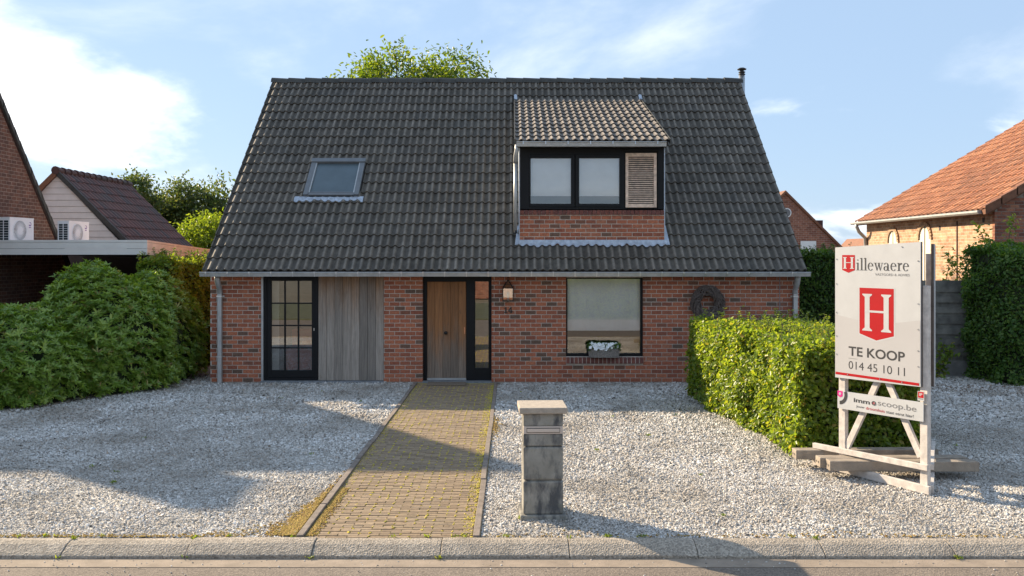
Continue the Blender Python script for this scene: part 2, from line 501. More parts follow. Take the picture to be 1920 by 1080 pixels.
class MB:
    def __init__(self):
        self.v, self.f, self.r, self.w = [], [], [], []

    def add(self, vs, fs, rnd=None, roll_tone=None):
        b = len(self.v)
        self.v.extend([tuple(p) for p in vs])
        self.f.extend([tuple(i + b for i in f) for f in fs])
        self.r.extend([random.random() if rnd is None else rnd] * len(vs))
        self.w.extend(roll_tone if roll_tone is not None else [0.0] * len(vs))
        return self

    def box(self, x0, x1, y0, y1, z0, z1, rnd=None):
        vs = [(x0, y0, z0), (x1, y0, z0), (x1, y1, z0), (x0, y1, z0), (x0, y0, z1), (x1, y0, z1), (x1, y1, z1), (x0, y1, z1)]
        return self.add(vs, [(0, 3, 2, 1), (4, 5, 6, 7), (0, 1, 5, 4), (1, 2, 6, 5), (2, 3, 7, 6), (3, 0, 4, 7)], rnd)

    def obox(self, c, ax, ay, az, rnd=None):
        c, ax, ay, az = map(Vector, (c, ax, ay, az))
        vs = [c + ax * i + ay * j + az * k for k in (-1, 1) for i, j in ((-1, -1), (1, -1), (1, 1), (-1, 1))]
        return self.add(vs, [(0, 3, 2, 1), (4, 5, 6, 7), (0, 1, 5, 4), (1, 2, 6, 5), (2, 3, 7, 6), (3, 0, 4, 7)], rnd)

    def bar(self, p, q, w, h, up=(0, 0, 1), rnd=None):
        p, q = Vector(p), Vector(q)
        d = (q - p); L = d.length; d.normalize()
        s = d.cross(Vector(up)); s.normalize()
        u = s.cross(d)
        return self.obox((p + q) / 2, d * L / 2, s * w / 2, u * h / 2, rnd)

    def prism(self, pts, d, rnd=None):
        """closed polygon pts (3D) extruded by vector d"""
        n = len(pts)
        d = Vector(d)
        vs = [Vector(p) for p in pts] + [Vector(p) + d for p in pts]
        fs = [tuple(range(n - 1, -1, -1)), tuple(range(n, 2 * n))]
        fs += [(i, (i + 1) % n, (i + 1) % n + n, i + n) for i in range(n)]
        return self.add(vs, fs, rnd)

    def sheet(self, pts, rnd=None): return self.add(pts, [tuple(range(len(pts)))], rnd)

    def tube(self, path, rad, n=8, rnd=None, cap=True):
        path = [Vector(p) for p in path]
        rads = rad if isinstance(rad, (list, tuple)) else [rad] * len(path)
        vs, fs = [], []
        ref = None
        for i, p in enumerate(path):
            a = path[max(i - 1, 0)]; b = path[min(i + 1, len(path) - 1)]
            d = (b - a).normalized()
            if ref is None:
                ref = Vector((0, 0, 1)) if abs(d.z) < 0.9 else Vector((1, 0, 0))
            s = d.cross(ref).normalized(); u = s.cross(d).normalized()
            ref = u
            for j in range(n):
                t = 2 * math.pi * j / n
                vs.append(p + s * math.cos(t) * rads[i] + u * math.sin(t) * rads[i])
        for i in range(len(path) - 1):
            for j in range(n):
                fs.append((i * n + j, i * n + (j + 1) % n, (i + 1) * n + (j + 1) % n, (i + 1) * n + j))
        if cap:
            fs.append(tuple(range(n - 1, -1, -1)))
            fs.append(tuple(range((len(path) - 1) * n, len(path) * n)))
        return self.add(vs, fs, rnd)

    def lathe(self, c, prof, n=20, rnd=None):
        c = Vector(c)
        vs, fs = [], []
        for r, z in prof:
            for j in range(n):
                t = 2 * math.pi * j / n
                vs.append(c + Vector((math.cos(t) * r, math.sin(t) * r, z)))
        for i in range(len(prof) - 1):
            for j in range(n):
                fs.append((i * n + j, i * n + (j + 1) % n, (i + 1) * n + (j + 1) % n, (i + 1) * n + j))
        fs.append(tuple(range(n - 1, -1, -1)))
        fs.append(tuple(range((len(prof) - 1) * n, len(prof) * n)))
        return self.add(vs, fs, rnd)

    def mesh(self, name, mat, smooth=False, center=None):
        c = Vector(center) if center is not None else Vector((0, 0, 0))
        me = bpy.data.meshes.new(name)
        me.from_pydata([(x - c.x, y - c.y, z - c.z) for x, y, z in self.v], [], self.f)
        at = me.attributes.new('rnd', 'FLOAT', 'POINT')
        at.data.foreach_set('value', np.array(self.r, dtype=np.float32))
        if any(self.w):
            aw = me.attributes.new('roll_tone', 'FLOAT', 'POINT')
            aw.data.foreach_set('value', np.array(self.w, dtype=np.float32))
        me.materials.append(M[mat])
        if smooth: me.polygons.foreach_set('use_smooth', [True] * len(me.polygons))
        me.update()
        return me

    def build(self, name, mat, parent=None, smooth=False, bevel=0.0):
        a = np.array(self.v)
        lo, hi = a.min(0), a.max(0)
        c = Vector(((lo[0] + hi[0]) / 2, (lo[1] + hi[1]) / 2, lo[2]))
        me = self.mesh(name, mat, smooth, c)
        o = bpy.data.objects.new(name, me)
        col.objects.link(o)
        o.parent = parent
        o.location = c - wl(parent)
        WL[o.name] = c
        if bevel:
            b = o.modifiers.new('bevel', 'BEVEL')
            b.width = bevel; b.segments = 2; b.limit_method = 'ANGLE'
        return o


def raw_mesh(name, verts, faces_flat, nper, rnd, mat, parent=None, smooth=False):
    """large meshes from numpy: every face has nper corners"""
    me = bpy.data.meshes.new(name)
    nv, nf = len(verts), len(faces_flat) // nper
    me.vertices.add(nv)
    me.vertices.foreach_set('co', verts.astype(np.float32).ravel())
    me.loops.add(nf * nper)
    me.loops.foreach_set('vertex_index', faces_flat.astype(np.int32))
    me.polygons.add(nf)
    me.polygons.foreach_set('loop_start', np.arange(0, nf * nper, nper, dtype=np.int32))
    me.update(calc_edges=True)
    at = me.attributes.new('rnd', 'FLOAT', 'POINT')
    at.data.foreach_set('value', rnd.astype(np.float32))
    me.materials.append(M[mat])
    if smooth: me.polygons.foreach_set('use_smooth', np.ones(nf, dtype=bool))
    o = bpy.data.objects.new(name, me)
    col.objects.link(o)
    o.parent = parent
    o.location = -wl(parent)
    WL[o.name] = Vector((0, 0, 0))
    return o


def tag(o, label=None, cat=None, group=None, kind=None):
    if label: o['label'] = label
    if cat: o['category'] = cat
    if group: o['group'] = group
    if kind: o['kind'] = kind
    return o


def thing(name, label, cat, loc, group=None):
    o = bpy.data.objects.new(name, None)
    col.objects.link(o)
    o.location = loc
    o.empty_display_size = 0.2
    WL[o.name] = Vector(loc)
    return tag(o, label, cat, group)


def sub(name, parent, loc):
    """an Empty part that carries sub-parts"""
    o = bpy.data.objects.new(name, None)
    col.objects.link(o)
    o.parent = parent
    o.location = Vector(loc) - wl(parent)
    o.empty_display_size = 0.1
    WL[o.name] = Vector(loc)
    return o


def piece(name, mesh, parent, loc, scale=(1, 1, 1), rot=None):
    o = bpy.data.objects.new(name, mesh)
    col.objects.link(o)
    o.parent = parent
    o.location = Vector(loc) - wl(parent)
    o.scale = scale
    if rot is not None: o.rotation_euler = rot
    return o


# ------------------------------------------------------------------ foliage helpers
def norm(a): return a / np.maximum(np.linalg.norm(a, axis=1, keepdims=True), 1e-9)


def leaves(name, pos, d, up, L, W, mat, parent=None, fold=0.18, droop=0.15, rnd=None):
    """every leaf is two quads folded on the midrib: base, shoulder, cheek, tip"""
    n = len(pos)
    d = norm(d)
    s = norm(np.cross(d, up))
    u = np.cross(s, d)
    L = np.broadcast_to(np.asarray(L, float), (n,))[:, None]
    W = np.broadcast_to(np.asarray(W, float), (n,))[:, None]
    P0 = pos
    a1 = pos + d * L * 0.30 + u * W * fold
    a2 = pos + d * L * 0.68 + u * (W * fold * 0.8 - L * droop * 0.4)
    tip = pos + d * L - u * L * droop
    V = np.stack([P0, a1 + s * W * 0.46, a2 + s * W * 0.40, tip, a2 - s * W * 0.40, a1 - s * W * 0.46], axis=1).reshape(-1, 3)
    b = (np.arange(n) * 6)[:, None]
    F = np.concatenate([b + np.array([[0, 1, 2, 3]]), b + np.array([[0, 3, 4, 5]])], axis=1).ravel()
    r = RNG.random(n) if rnd is None else rnd
    return raw_mesh(name, V, F, 4, np.repeat(r, 6), mat, parent)


def bulge(p):
    x, y, z = p[:, 0], p[:, 1], p[:, 2]
    return (np.sin(x * 5.1 + z * 2.3) * np.sin(y * 4.3 - z * 3.7) * 0.5 + np.sin(x * 11 + y * 9 + z * 8) * 0.25 + np.sin(z * 6 + y * 2.2 + 1) * 0.3)


def hedge(name, label, poly, z0, z1, per_m2, leafL, mat, amp=0.07, core_in=0.10, group=None, shoots=0, cat='hedge', top_wave=0.04):
    """clipped hedge over a footprint polygon (counter-clockwise)"""
    poly = [Vector((x, y)) for x, y in poly]
    cx = sum(p.x for p in poly) / len(poly); cy = sum(p.y for p in poly) / len(poly)
    root = thing(name, label, cat, (cx, cy, z0), group)
    P, Nn = [], []
    for i, a in enumerate(poly):
        b = poly[(i + 1) % len(poly)]
        e = b - a
        n = int(e.length * (z1 - z0) * per_m2)
        t = RNG.random(n)[:, None]
        z = z0 + (RNG.random(n) ** 0.95) * (z1 - z0)
        xy = np.array([[a.x, a.y]]) * (1 - t) + np.array([[b.x, b.y]]) * t
        P.append(np.column_stack([xy, z]))
        nx = Vector((e.y, -e.x)).normalized()
        Nn.append(np.tile([nx.x, nx.y, 0.0], (n, 1)))
    xs = [p.x for p in poly]; ys = [p.y for p in poly]
    area = abs(sum(poly[i].x * poly[(i + 1) % len(poly)].y - poly[(i + 1) % len(poly)].x * poly[i].y for i in range(len(poly)))) / 2
    n = int(area * per_m2 * 1.1)
    q = np.column_stack([RNG.uniform(min(xs), max(xs), n * 3), RNG.uniform(min(ys), max(ys), n * 3)])
    ins = np.zeros(len(q), bool)
    for i in range(len(poly)):
        a, b = poly[i], poly[(i + 1) % len(poly)]
        cond = ((a.y > q[:, 1]) != (b.y > q[:, 1]))
        with np.errstate(divide='ignore', invalid='ignore'):
            xi = (b.x - a.x) * (q[:, 1] - a.y) / (b.y - a.y + 1e-12) + a.x
        ins ^= cond & (q[:, 0] < xi)
    q = q[ins][:n]
    P.append(np.column_stack([q, np.full(len(q), z1)]))
    Nn.append(np.tile([0, 0, 1.0], (len(q), 1)))
    P = np.concatenate(P); Nn = np.concatenate(Nn)
    n = len(P)
    off = bulge(P) * amp + RNG.normal(0, 0.03, n) - RNG.random(n) ** 2 * 0.08
    P = P + Nn * off[:, None]
    P[:, 2] += np.sin(P[:, 0] * 3.1 + P[:, 1] * 2.3) * top_wave * (P[:, 2] - z0) / (z1 - z0)
    P[:, 2] = np.maximum(P[:, 2], z0 + 0.02)
    rd = RNG.normal(0, 1, (n, 3))
    d = rd * 0.8 + Nn * 0.35 + np.array([0, 0, -0.15])
    up = norm(Nn * 0.9 + np.array([0, 0, 0.55]) + RNG.normal(0, 0.45, (n, 3)))
    L = leafL * RNG.uniform(0.7, 1.25, n)
    f = leaves('foliage', P, d, up, L, L * 0.66, mat, root)
    f['kind'] = 'stuff'
    # bare inner growth, set back from the leaf surface
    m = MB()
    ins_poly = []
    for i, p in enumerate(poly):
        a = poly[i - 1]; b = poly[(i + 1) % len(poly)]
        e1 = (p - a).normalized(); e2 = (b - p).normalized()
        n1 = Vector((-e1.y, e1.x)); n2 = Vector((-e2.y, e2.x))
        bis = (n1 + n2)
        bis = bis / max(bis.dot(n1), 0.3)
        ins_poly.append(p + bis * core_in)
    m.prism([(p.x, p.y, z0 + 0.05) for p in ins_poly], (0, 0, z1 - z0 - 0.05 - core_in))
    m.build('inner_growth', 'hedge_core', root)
    if shoots:
        sm = MB()
        Lp, Ld = [], []
        for _ in range(shoots):
            i = random.randrange(len(q))
            x, y = q[i]
            h = random.uniform(0.08, 0.28)
            p0 = Vector((x, y, z1 - 0.05)); p1 = p0 + Vector((random.uniform(-.08, .08), random.uniform(-.08, .08), h * 0.6 + 0.05)); p2 = p1 + Vector((random.uniform(-.07, .07), random.uniform(-.07, .07), h * 0.4))
            sm.tube([p0, p1, p2], [0.005, 0.004, 0.002], 4)
            for kx in range(int(4 + h * 30)):
                t = random.uniform(0.25, 1)
                p = p0.lerp(p1, t * 2) if t < 0.5 else p1.lerp(p2, t * 2 - 1)
                Lp.append(p); Ld.append((random.uniform(-1, 1), random.uniform(-1, 1), random.uniform(-0.2, 0.7)))
        sm.build('shoots', 'bark', root)['kind'] = 'stuff'
        Lp = np.array(Lp); Ld = np.array(Ld)
        f2 = leaves('shoot_leaves', Lp, Ld, np.tile([0.1, -0.2, 1.0], (len(Lp), 1)), leafL * 0.8, leafL * 0.5, mat, root, rnd=RNG.uniform(0.8, 1.0, len(Lp)))
        f2['kind'] = 'stuff'
    return root


def tree(name, label, base, height, crown_c, crown_r, clusters, per, leafL, mat, spread=0.42, trunk_r=0.16, group=None, shell=0.55, cat='tree', aspect=0.5, lumpy=0.28):
    base = Vector(base)
    root = thing(name, label, cat, base, group)
    cc = Vector(crown_c)
    tm = MB()
    fork = base.lerp(cc, 0.62)
    tm.tube([base, base.lerp(fork, 0.5) + Vector((0.08, 0.03, 0)), fork, cc], [trunk_r, trunk_r * 0.8, trunk_r * 0.6, trunk_r * 0.3], 9)
    P = []
    C = []
    for i in range(clusters):
        while True:
            v = Vector((random.uniform(-1, 1), random.uniform(-1, 1), random.uniform(-1, 1)))
            if shell < v.length < 1: break
        lump = 0.8 + lumpy * math.sin(v.x * 5 + v.y * 3.3 + 1.3) * math.sin(v.z * 4.1 + v.x * 2) + random.uniform(-0.1, 0.14)
        c = cc + Vector((v.x * crown_r[0], v.y * crown_r[1], v.z * crown_r[2])) * lump
        C.append(c)
        if i % 3 == 0:
            s = fork.lerp(cc, random.random())
            mid = s.lerp(c, 0.5) + Vector((random.uniform(-.2, .2), random.uniform(-.2, .2), random.uniform(0, .3)))
            tm.tube([s, mid, c], [trunk_r * 0.32, trunk_r * 0.18, 0.012], 5)
        P.append(np.array(c)[None, :] + RNG.normal(0, spread, (per, 3)) * np.array([[1, 1, 0.7]]))
    tm.build('trunk', 'bark', root, smooth=True)
    P = np.concatenate(P)
    n = len(P)
    d = RNG.normal(0, 1, (n, 3)) + np.array([0, 0, -0.3])
    up = norm(RNG.normal(0, 0.7, (n, 3)) + np.array([0, 0, 0.8]))
    L = leafL * RNG.uniform(0.7, 1.3, n)
    f = leaves('crown', P, d, up, L, L * aspect, mat, root)
    f['kind'] = 'stuff'
    return root


# ================================================================== THE SETTING
KY = 7.90                                     # back edge of the kerb
PATH_L, PATH_R = -1.88, -0.28
FY = 17.5                                     # street front of the house

m = MB()
m.sheet([(-1500, -1500, -0.16), (1500, -1500, -0.16), (1500, 1500, -0.16), (-1500, 1500, -0.16)])
tag(m.build('ground', 'ground_soil'), kind='structure')
m = MB()
m.box(-60, 60, KY - 0.02, 60, -0.15, -0.045)
tag(m.build('plot_ground', 'ground_soil'), kind='structure')
m = MB()
m.box(-60, 60, -0.45, 7.42, -0.155, -0.094)
tag(m.build('road', 'asphalt'), kind='structure')
m = MB()
m.box(-60, 60, 7.424, 7.66, -0.150, -0.090)
tag(m.build('gutter_strip', 'gutter_strip'), kind='structure')

# kerb stones with a worn slanting face
kerb = sub('kerb', None, (0, KY - 0.15, -0.1))
tag(kerb, kind='structure')
edges = [-10.2]
for px in (-560, -330, -110, 128, 358, 590, 828, 1066, 1303, 1537, 1778, 2010, 2240, 2470, 2700):
    edges.append(PX(px, KY - 0.12))
edges = sorted(edges)
for a, b in zip(edges[:-1], edges[1:]):
    m = MB()
    j = random.uniform(-0.006, 0.006)
    g0, g1 = 0.0025, 0.0025
    prof = [(KY, -0.12), (KY, 0.004 + j), (KY - 0.07, 0.006 + j), (KY - 0.14, -0.006 + j), (KY - 0.24, -0.050 + j), (KY - 0.27, -0.066 + j), (KY - 0.272, -0.12)]
    m.prism([(a + g0, y, z) for y, z in prof], (b - a - g0 - g1, 0, 0))
    m.build('kerb_stone', 'kerb_concrete', kerb, bevel=0.006)
m = MB()
m.box(-10.2, 10.2, KY - 0.255, KY - 0.01, -0.13, -0.075)
m.build('kerb_bedding', 'edging', kerb)

# gravel bed and stones
bed = MB()
bed.box(-9.8, PATH_L - 0.002, KY + 0.002, 24, -0.10, -0.012)
bed.box(PATH_R + 0.002, 13.5, KY + 0.002, 24, -0.10, -0.012)
gb = tag(bed.build('gravel_bed', 'gravel_bed'), kind='structure')


def stones(npts, size, mask):
    x0, x1, y0, y1 = mask
    p = np.column_stack([RNG.uniform(x0, x1, npts), RNG.uniform(y0, y1, npts), np.zeros(npts)])
    return p, np.full(npts, size)


zones = [(-6.2, PATH_L - 0.008, KY + 0.01, 10.4, 3800, 0.0107), (PATH_R + 0.008, 6.4, KY + 0.01, 10.4, 3800, 0.0107),
         (-8.6, PATH_L - 0.008, 10.4, 13.6, 2050, 0.0136), (PATH_R + 0.008, 8.0, 10.4, 13.6, 2050, 0.0136),
         (-8.2, PATH_L - 0.008, 13.6, 17.55, 1150, 0.0182), (PATH_R + 0.008, 3.3, 13.6, 17.55, 1150, 0.0182), (4.9, 10.2, 13.6, 18.2, 800, 0.023), (-7.6, -5.8, 17.5, 20.5, 600, 0.025)]
PS, SS = [], []
for x0, x1, y0, y1, den_, s in zones:
    n = int((x1 - x0) * (y1 - y0) * den_)
    p, sz = stones(n, s, (x0, x1, y0, y1))
    PS.append(p); SS.append(sz * np.clip(RNG.lognormal(-0.05, 0.32, n), 0.45, 2.1))
PS = np.concatenate(PS); SS = np.concatenate(SS)
vis = (np.abs(PS[:, 0]) < PS[:, 1] * 0.60 + 0.3)          # leave out what lies far beside the plot
PS, SS = PS[vis], SS[vis]
# thin patches where the bed shows, and wheel tracks pressed into the left half
gx, gy_ = PS[:, 0], PS[:, 1]
patch = np.sin(gx * 1.7 + np.sin(gy_ * 1.1) * 1.3) * np.sin(gy_ * 1.35 + gx * 0.6 + 0.8) + 0.45 * np.sin(gx * 4.3 - gy_ * 3.1) * np.sin(gy_ * 5.2 + gx) + RNG.normal(0, 0.22, len(gx))
track = np.minimum(np.abs(gx + 4.55 + 0.05 * (gy_ - 8) ** 1.3), np.abs(gx + 3.10 + 0.05 * (gy_ - 8) ** 1.3)) + RNG.normal(0, 0.07, len(gx))
SS = np.where(track < 0.16, SS * 0.78, SS)
stay = (patch < 0.62) | (RNG.random(len(gx)) < 0.38)
PS, SS = PS[stay], SS[stay]
ns = len(PS)
PS[:, 2] = -0.012 + SS * 0.25 + RNG.random(ns) * 0.008
oct_v = np.array([[1, 0, 0], [0, 1, 0], [-1, 0, 0], [0, -1, 0], [0, 0, 1], [0, 0, -1.0]])
oct_f = np.array([[0, 1, 4], [1, 2, 4], [2, 3, 4], [3, 0, 4], [1, 0, 5], [2, 1, 5], [3, 2, 5], [0, 3, 5]])
ov = np.tile(oct_v[None], (ns, 1, 1)) * (1 + RNG.normal(0, 0.18, (ns, 6, 3)))
ov *= np.stack([RNG.uniform(0.75, 1.3, ns), RNG.uniform(0.6, 1.0, ns), RNG.uniform(0.5, 0.8, ns)], 1)[:, None, :]
ax = norm(RNG.normal(0, 1, (ns, 3)) * np.array([0.5, 0.5, 1.0]))
an = RNG.uniform(0, 6.28, ns)[:, None, None]
kx = ax[:, None, :]
ov = ov * np.cos(an) + np.cross(np.broadcast_to(kx, ov.shape), ov) * np.sin(an) + kx * (ov * kx).sum(-1, keepdims=True) * (1 - np.cos(an))
ov = ov * SS[:, None, None] + PS[:, None, :]
fn_ = np.cross(ov[:, oct_f[:, 1]] - ov[:, oct_f[:, 0]], ov[:, oct_f[:, 2]] - ov[:, oct_f[:, 0]])
up_ = fn_[..., 2] > -0.25 * np.linalg.norm(fn_, axis=-1)      # leave off the faces that lie in the bed
of = (np.arange(ns)[:, None, None] * 6 + oct_f[None])[up_].ravel()
g = raw_mesh('gravel', ov.reshape(-1, 3), of, 3, np.repeat(RNG.random(ns), 6), 'gravel_stone')
tag(g, 'pale crushed gravel spread over both halves of the front yard', 'gravel', kind='stuff')

# paved path
path = sub('path', None, ((PATH_L + PATH_R) / 2, 12.7, 0))
tag(path, kind='structure')
m = MB()
m.box(PATH_L, PATH_R, KY + 0.002, FY + 0.02, -0.09, -0.006)
m.build('joint_bedding', 'joint_moss', path)
pm = MB()
PWd, PDp = 0.193, 0.062
pm.box(-0.5, 0.5, -0.5, 0.5, 0, 1)
pv = pm.v
paver_meshes = []
for i in range(4):
    q = MB()
    hw, hd = PWd / 2 - 0.003, PDp / 2 - 0.0028
    jx = [random.uniform(-0.002, 0.002) for _ in range(8)]
    top = [(-hw + 0.003, -hd + 0.003), (hw - 0.003, -hd + 0.003), (hw - 0.003, hd - 0.003), (-hw + 0.003, hd - 0.003)]
    mid = [(-hw, -hd), (hw, -hd), (hw, hd), (-hw, hd)]
    vs = [(x + jx[k], y, -0.03) for k, (x, y) in enumerate(mid)] + [(x + jx[k], y, -0.004) for k, (x, y) in enumerate(mid)] + [(x + jx[k], y, 0) for k, (x, y) in enumerate(top)]
    fs = [(0, 1, 5, 4), (1, 2, 6, 5), (2, 3, 7, 6), (3, 0, 4, 7), (4, 5, 9, 8), (5, 6, 10, 9), (6, 7, 11, 10), (7, 4, 8, 11), (8, 9, 10, 11)]
    q.add(vs, fs, 0.0)
    paver_meshes.append((q, q.mesh('paver', 'paver')))
rest = MB()
moss_pts = []
npv = 0
x_in0, x_in1 = PATH_L + 0.068, PATH_R - 0.068
ncolp = 8
cw = (x_in1 - x_in0) / ncolp
r_i = 0
y = KY + 0.035
while y < FY - 0.16:
    off = 0.5 if r_i % 2 else 0.0
    cells = []
    cx0 = x_in0 - off * cw
    for c in range(ncolp + 1):
        a, b = max(cx0 + c * cw, x_in0), min(cx0 + (c + 1) * cw, x_in1)
        if b - a > 0.03: cells.append((a, b))
    for a, b in cells:
        i = random.randrange(4)
        sx = (b - a) / PWd
        zz = random.uniform(-0.0025, 0.003)
        if npv < 300:
            piece('paver', paver_meshes[i][1], path, ((a + b) / 2, y, zz), (sx, 1, 1))
            npv += 1
        else:
            q = paver_meshes[i][0]
            rest.add([(vx * sx + (a + b) / 2, vy + y, vz + zz) for vx, vy, vz in q.v], q.f)
        if random.random() < 0.62:
            moss_pts.append((b, y + random.uniform(-0.02, 0.035)))
    y += PDp
    r_i += 1
o = rest.build('pavers', 'paver', path)
o['kind'] = 'stuff'
for X0, X1 in ((PATH_L, PATH_L + 0.06), (PATH_R - 0.06, PATH_R)):
    yy = KY + 0.004
    while yy < FY - 0.05:
        L = min(1.0, FY - 0.02 - yy)
        m = MB()
        tilt = random.uniform(-0.006, 0.006)
        m.box(X0 + tilt, X1 + tilt, yy + 0.004, yy + L - 0.004, -0.1, 0.022 + random.uniform(-0.006, 0.006))
        m.build('edging_stone', 'edging', path, bevel=0.005)
        yy += L

# moss in the joints, along the edges and behind the kerb
def clumps(name, pts, sizes, mat, label, flat=0.45):
    n = len(pts)
    ov = np.tile(oct_v[None], (n, 1, 1)) * (1 + RNG.normal(0, 0.3, (n, 6, 3)))
    ov *= np.stack([sizes, sizes, sizes * flat], 1)[:, None, :]
    ov += np.asarray(pts)[:, None, :]
    o = raw_mesh(name, ov.reshape(-1, 3), (np.arange(n)[:, None, None] * 6 + oct_f[None]).ravel(), 3, np.repeat(RNG.random(n), 6), mat)
    return tag(o, label, 'moss', kind='stuff')


mp, ms = [], []
for x, yy in moss_pts:
    for _ in range(random.randint(2, 6)):
        mp.append((x + random.gauss(0, 0.006), yy + random.gauss(0, 0.02), 0.001)); ms.append(random.uniform(0.006, 0.014))
for i in range(2600):
    yy = random.uniform(KY, FY - 0.3)
    if random.random() < 0.35 + 0.5 * math.sin(yy * 2.1) ** 2:
        mp.append((x_in1 - abs(random.gauss(0, 0.05)), yy, 0.002)); ms.append(random.uniform(0.004, 0.012))
for i in range(700):
    mp.append((x_in0 + abs(random.gauss(0, 0.05)), random.uniform(8.6, FY - 0.3), 0.002)); ms.append(random.uniform(0.004, 0.011))
clumps('moss', np.array(mp), np.array(ms), 'moss', 'yellow green moss in the joints of the paved path')
mp, ms = [], []
for i in range(2600):
    x = random.uniform(-5.2, 6.2)
    if PATH_L - 0.05 < x < PATH_R + 0.05: continue
    w = (0.05 + 0.10 * max(0, math.sin(x * 2.7)) ** 2) if x > PATH_R else (0.05 + 0.3 * math.exp(-((x - PATH_L) / 0.55) ** 2))
    if random.random() < (1.0 if x < PATH_L else 0.28):
        mp.append((x, KY + abs(random.gauss(0, w)) * 0.8 + 0.01, 0.008)); ms.append(random.uniform(0.006, 0.015))
for i in range(2400):
    t = abs(random.gauss(0, 0.35))
    mp.append((PATH_L - 0.02 - abs(random.gauss(0, 0.12)) * (1 - min(t, 0.9)), KY + 0.05 + t * 2.0, 0.010)); ms.append(random.uniform(0.006, 0.016))
for i in range(1500):
    mp.append((x_in0 + abs(random.gauss(0, 0.045)), random.uniform(KY + 0.05, 9.6), 0.004)); ms.append(random.uniform(0.005, 0.014))
for i in range(260):
    mp.append((PATH_R + abs(random.gauss(0.02, 0.05)), random.gauss(13.0, 0.5), 0.01)); ms.append(random.uniform(0.006, 0.016))
clumps('dry_moss', np.array(mp), np.array(ms), 'dry_moss', 'yellow and orange dry moss along the kerb and the path edging')
wp, wd, wu = [], [], []
for i in range(80):
    ex = random.choice(edges) if i < 26 else random.uniform(-5, 6)
    if abs(ex) > 6.2: continue
    cy = (KY - random.choice((0.0, 0.02, 0.27, 0.28))) if i < 26 else (KY + 0.03 if i < 46 else random.uniform(8.3, 16.5))
    if i >= 46 and PATH_L - 0.1 < ex < PATH_R + 0.1: continue
    cz = -0.085 if cy < KY - 0.2 else 0.0
    for _ in range(random.randint(5, 16)):
        wp.append((ex + random.gauss(0, 0.012), cy + random.gauss(0, 0.012), cz)); wd.append((random.gauss(0, 0.6), random.gauss(0, 0.6), random.uniform(0.2, 1))); wu.append((random.gauss(0, .3), -0.3, 1))
o = leaves('weeds', np.array(wp), np.array(wd), np.array(wu), 0.035, 0.012, 'leaf_beech')
tag(o, 'tiny green weeds growing in the joints of the kerb', 'weeds', kind='stuff')
gp = [(random.uniform(-5, 5), random.choice((random.uniform(7.40, 7.63), random.uniform(6.6, 7.4))), -0.088) for _ in range(420)]
o = clumps('road_grit', np.array(gp), RNG.uniform(0.003, 0.010, len(gp)), 'gravel_stone', 'loose grit and small stones lying on the road edge', 0.7)
o['category'] = 'grit'
# leaf litter under the shrub and on the gravel
mp, ms = [], []
for i in range(900):
    t = random.random()
    x = -7.9 + t * 2.0 + random.gauss(0, 0.16); yy = 14.4 + t * 4.6 + random.gauss(0, 0.25)
    mp.append((x, yy, 0.012)); ms.append(random.uniform(0.008, 0.022))
for i in range(700):
    mp.append((random.uniform(7.6, 9.6), 17.2 - random.random() * 0.5 - random.random() ** 2, 0.012)); ms.append(random.uniform(0.008, 0.022))
for i in range(620):
    mp.append((random.uniform(-7, 8), random.uniform(8.2, 17), 0.016)); ms.append(random.uniform(0.006, 0.014))
o = clumps('leaf_litter', np.array(mp), np.array(ms), 'leaf_litter', 'brown fallen leaves scattered on the gravel below the shrubs', 0.25)
o['category'] = 'leaves'


# ================================================================== THE HOUSE
XL, XR = -5.83, 5.55
house = thing('brick_house', 'red brick house with a steep dark tiled roof and one dormer', 'house', (-0.14, 19.5, 0))
WT = 2.12                                     # top of the street wall
RH, BL, JT = 0.0815, 0.2025, 0.0125
OPEN = [(PX(489, FY), PX(720, FY), -0.1, WT + 0.1), (PX(792, FY), PX(922, FY), -0.1, WT + 0.1), (PX(1061, FY), PX(1206, FY), 0.505, 2.035)]
SILL = (PX(1061, FY) - 0.0, PX(1206, FY) + 0.0, 0.366, 0.505)

wall = sub('wall', house, (0, FY, 0))
cuts = sorted({XL, XR} | {v for o_ in OPEN for v in o_[:2]})
for a, b in zip(cuts[:-1], cuts[1:]):
    mid = (a + b) / 2
    spans = [(-0.1, WT)]
    for x0, x1, z0, z1 in OPEN:
        if x0 < mid < x1:
            spans = [s for s in ((-0.1, z0), (z1, WT)) if s[1] - s[0] > 0.01]
    for z0, z1 in spans:
        m = MB()
        m.box(a, b, FY + 0.006, FY + 0.30, z0, z1)
        m.build('mortar', 'mortar', wall)

bm0 = MB()
bh = RH - JT
bm_variants = []
for i in range(5):
    q = MB()
    ch = 0.004
    w2, h2, d = (BL - JT) / 2, bh / 2, 0.10
    jj = lambda: random.uniform(-0.0025, 0.0025)
    fr = [(-w2 + ch + jj(), -0.004 + jj() * 0.5, -h2 + ch + jj()), (w2 - ch + jj(), -0.004 + jj() * 0.5, -h2 + ch + jj()), (w2 - ch + jj(), -0.004 + jj() * 0.5, h2 - ch + jj()), (-w2 + ch + jj(), -0.004 + jj() * 0.5, h2 - ch + jj())]
    md = [(-w2, 0.0, -h2), (w2, 0.0, -h2), (w2, 0.0, h2), (-w2, 0.0, h2)]
    bk = [(x, d, z) for x, _, z in md]
    vs = fr + md + bk
    fs = [(0, 1, 2, 3), (4, 5, 1, 0), (5, 6, 2, 1), (6, 7, 3, 2), (7, 4, 0, 3), (8, 9, 5, 4), (9, 10, 6, 5), (10, 11, 7, 6), (11, 8, 4, 7)]
    q.add(vs, fs, 0.0)
    bm_variants.append((q, q.mesh('brick', 'brick')))


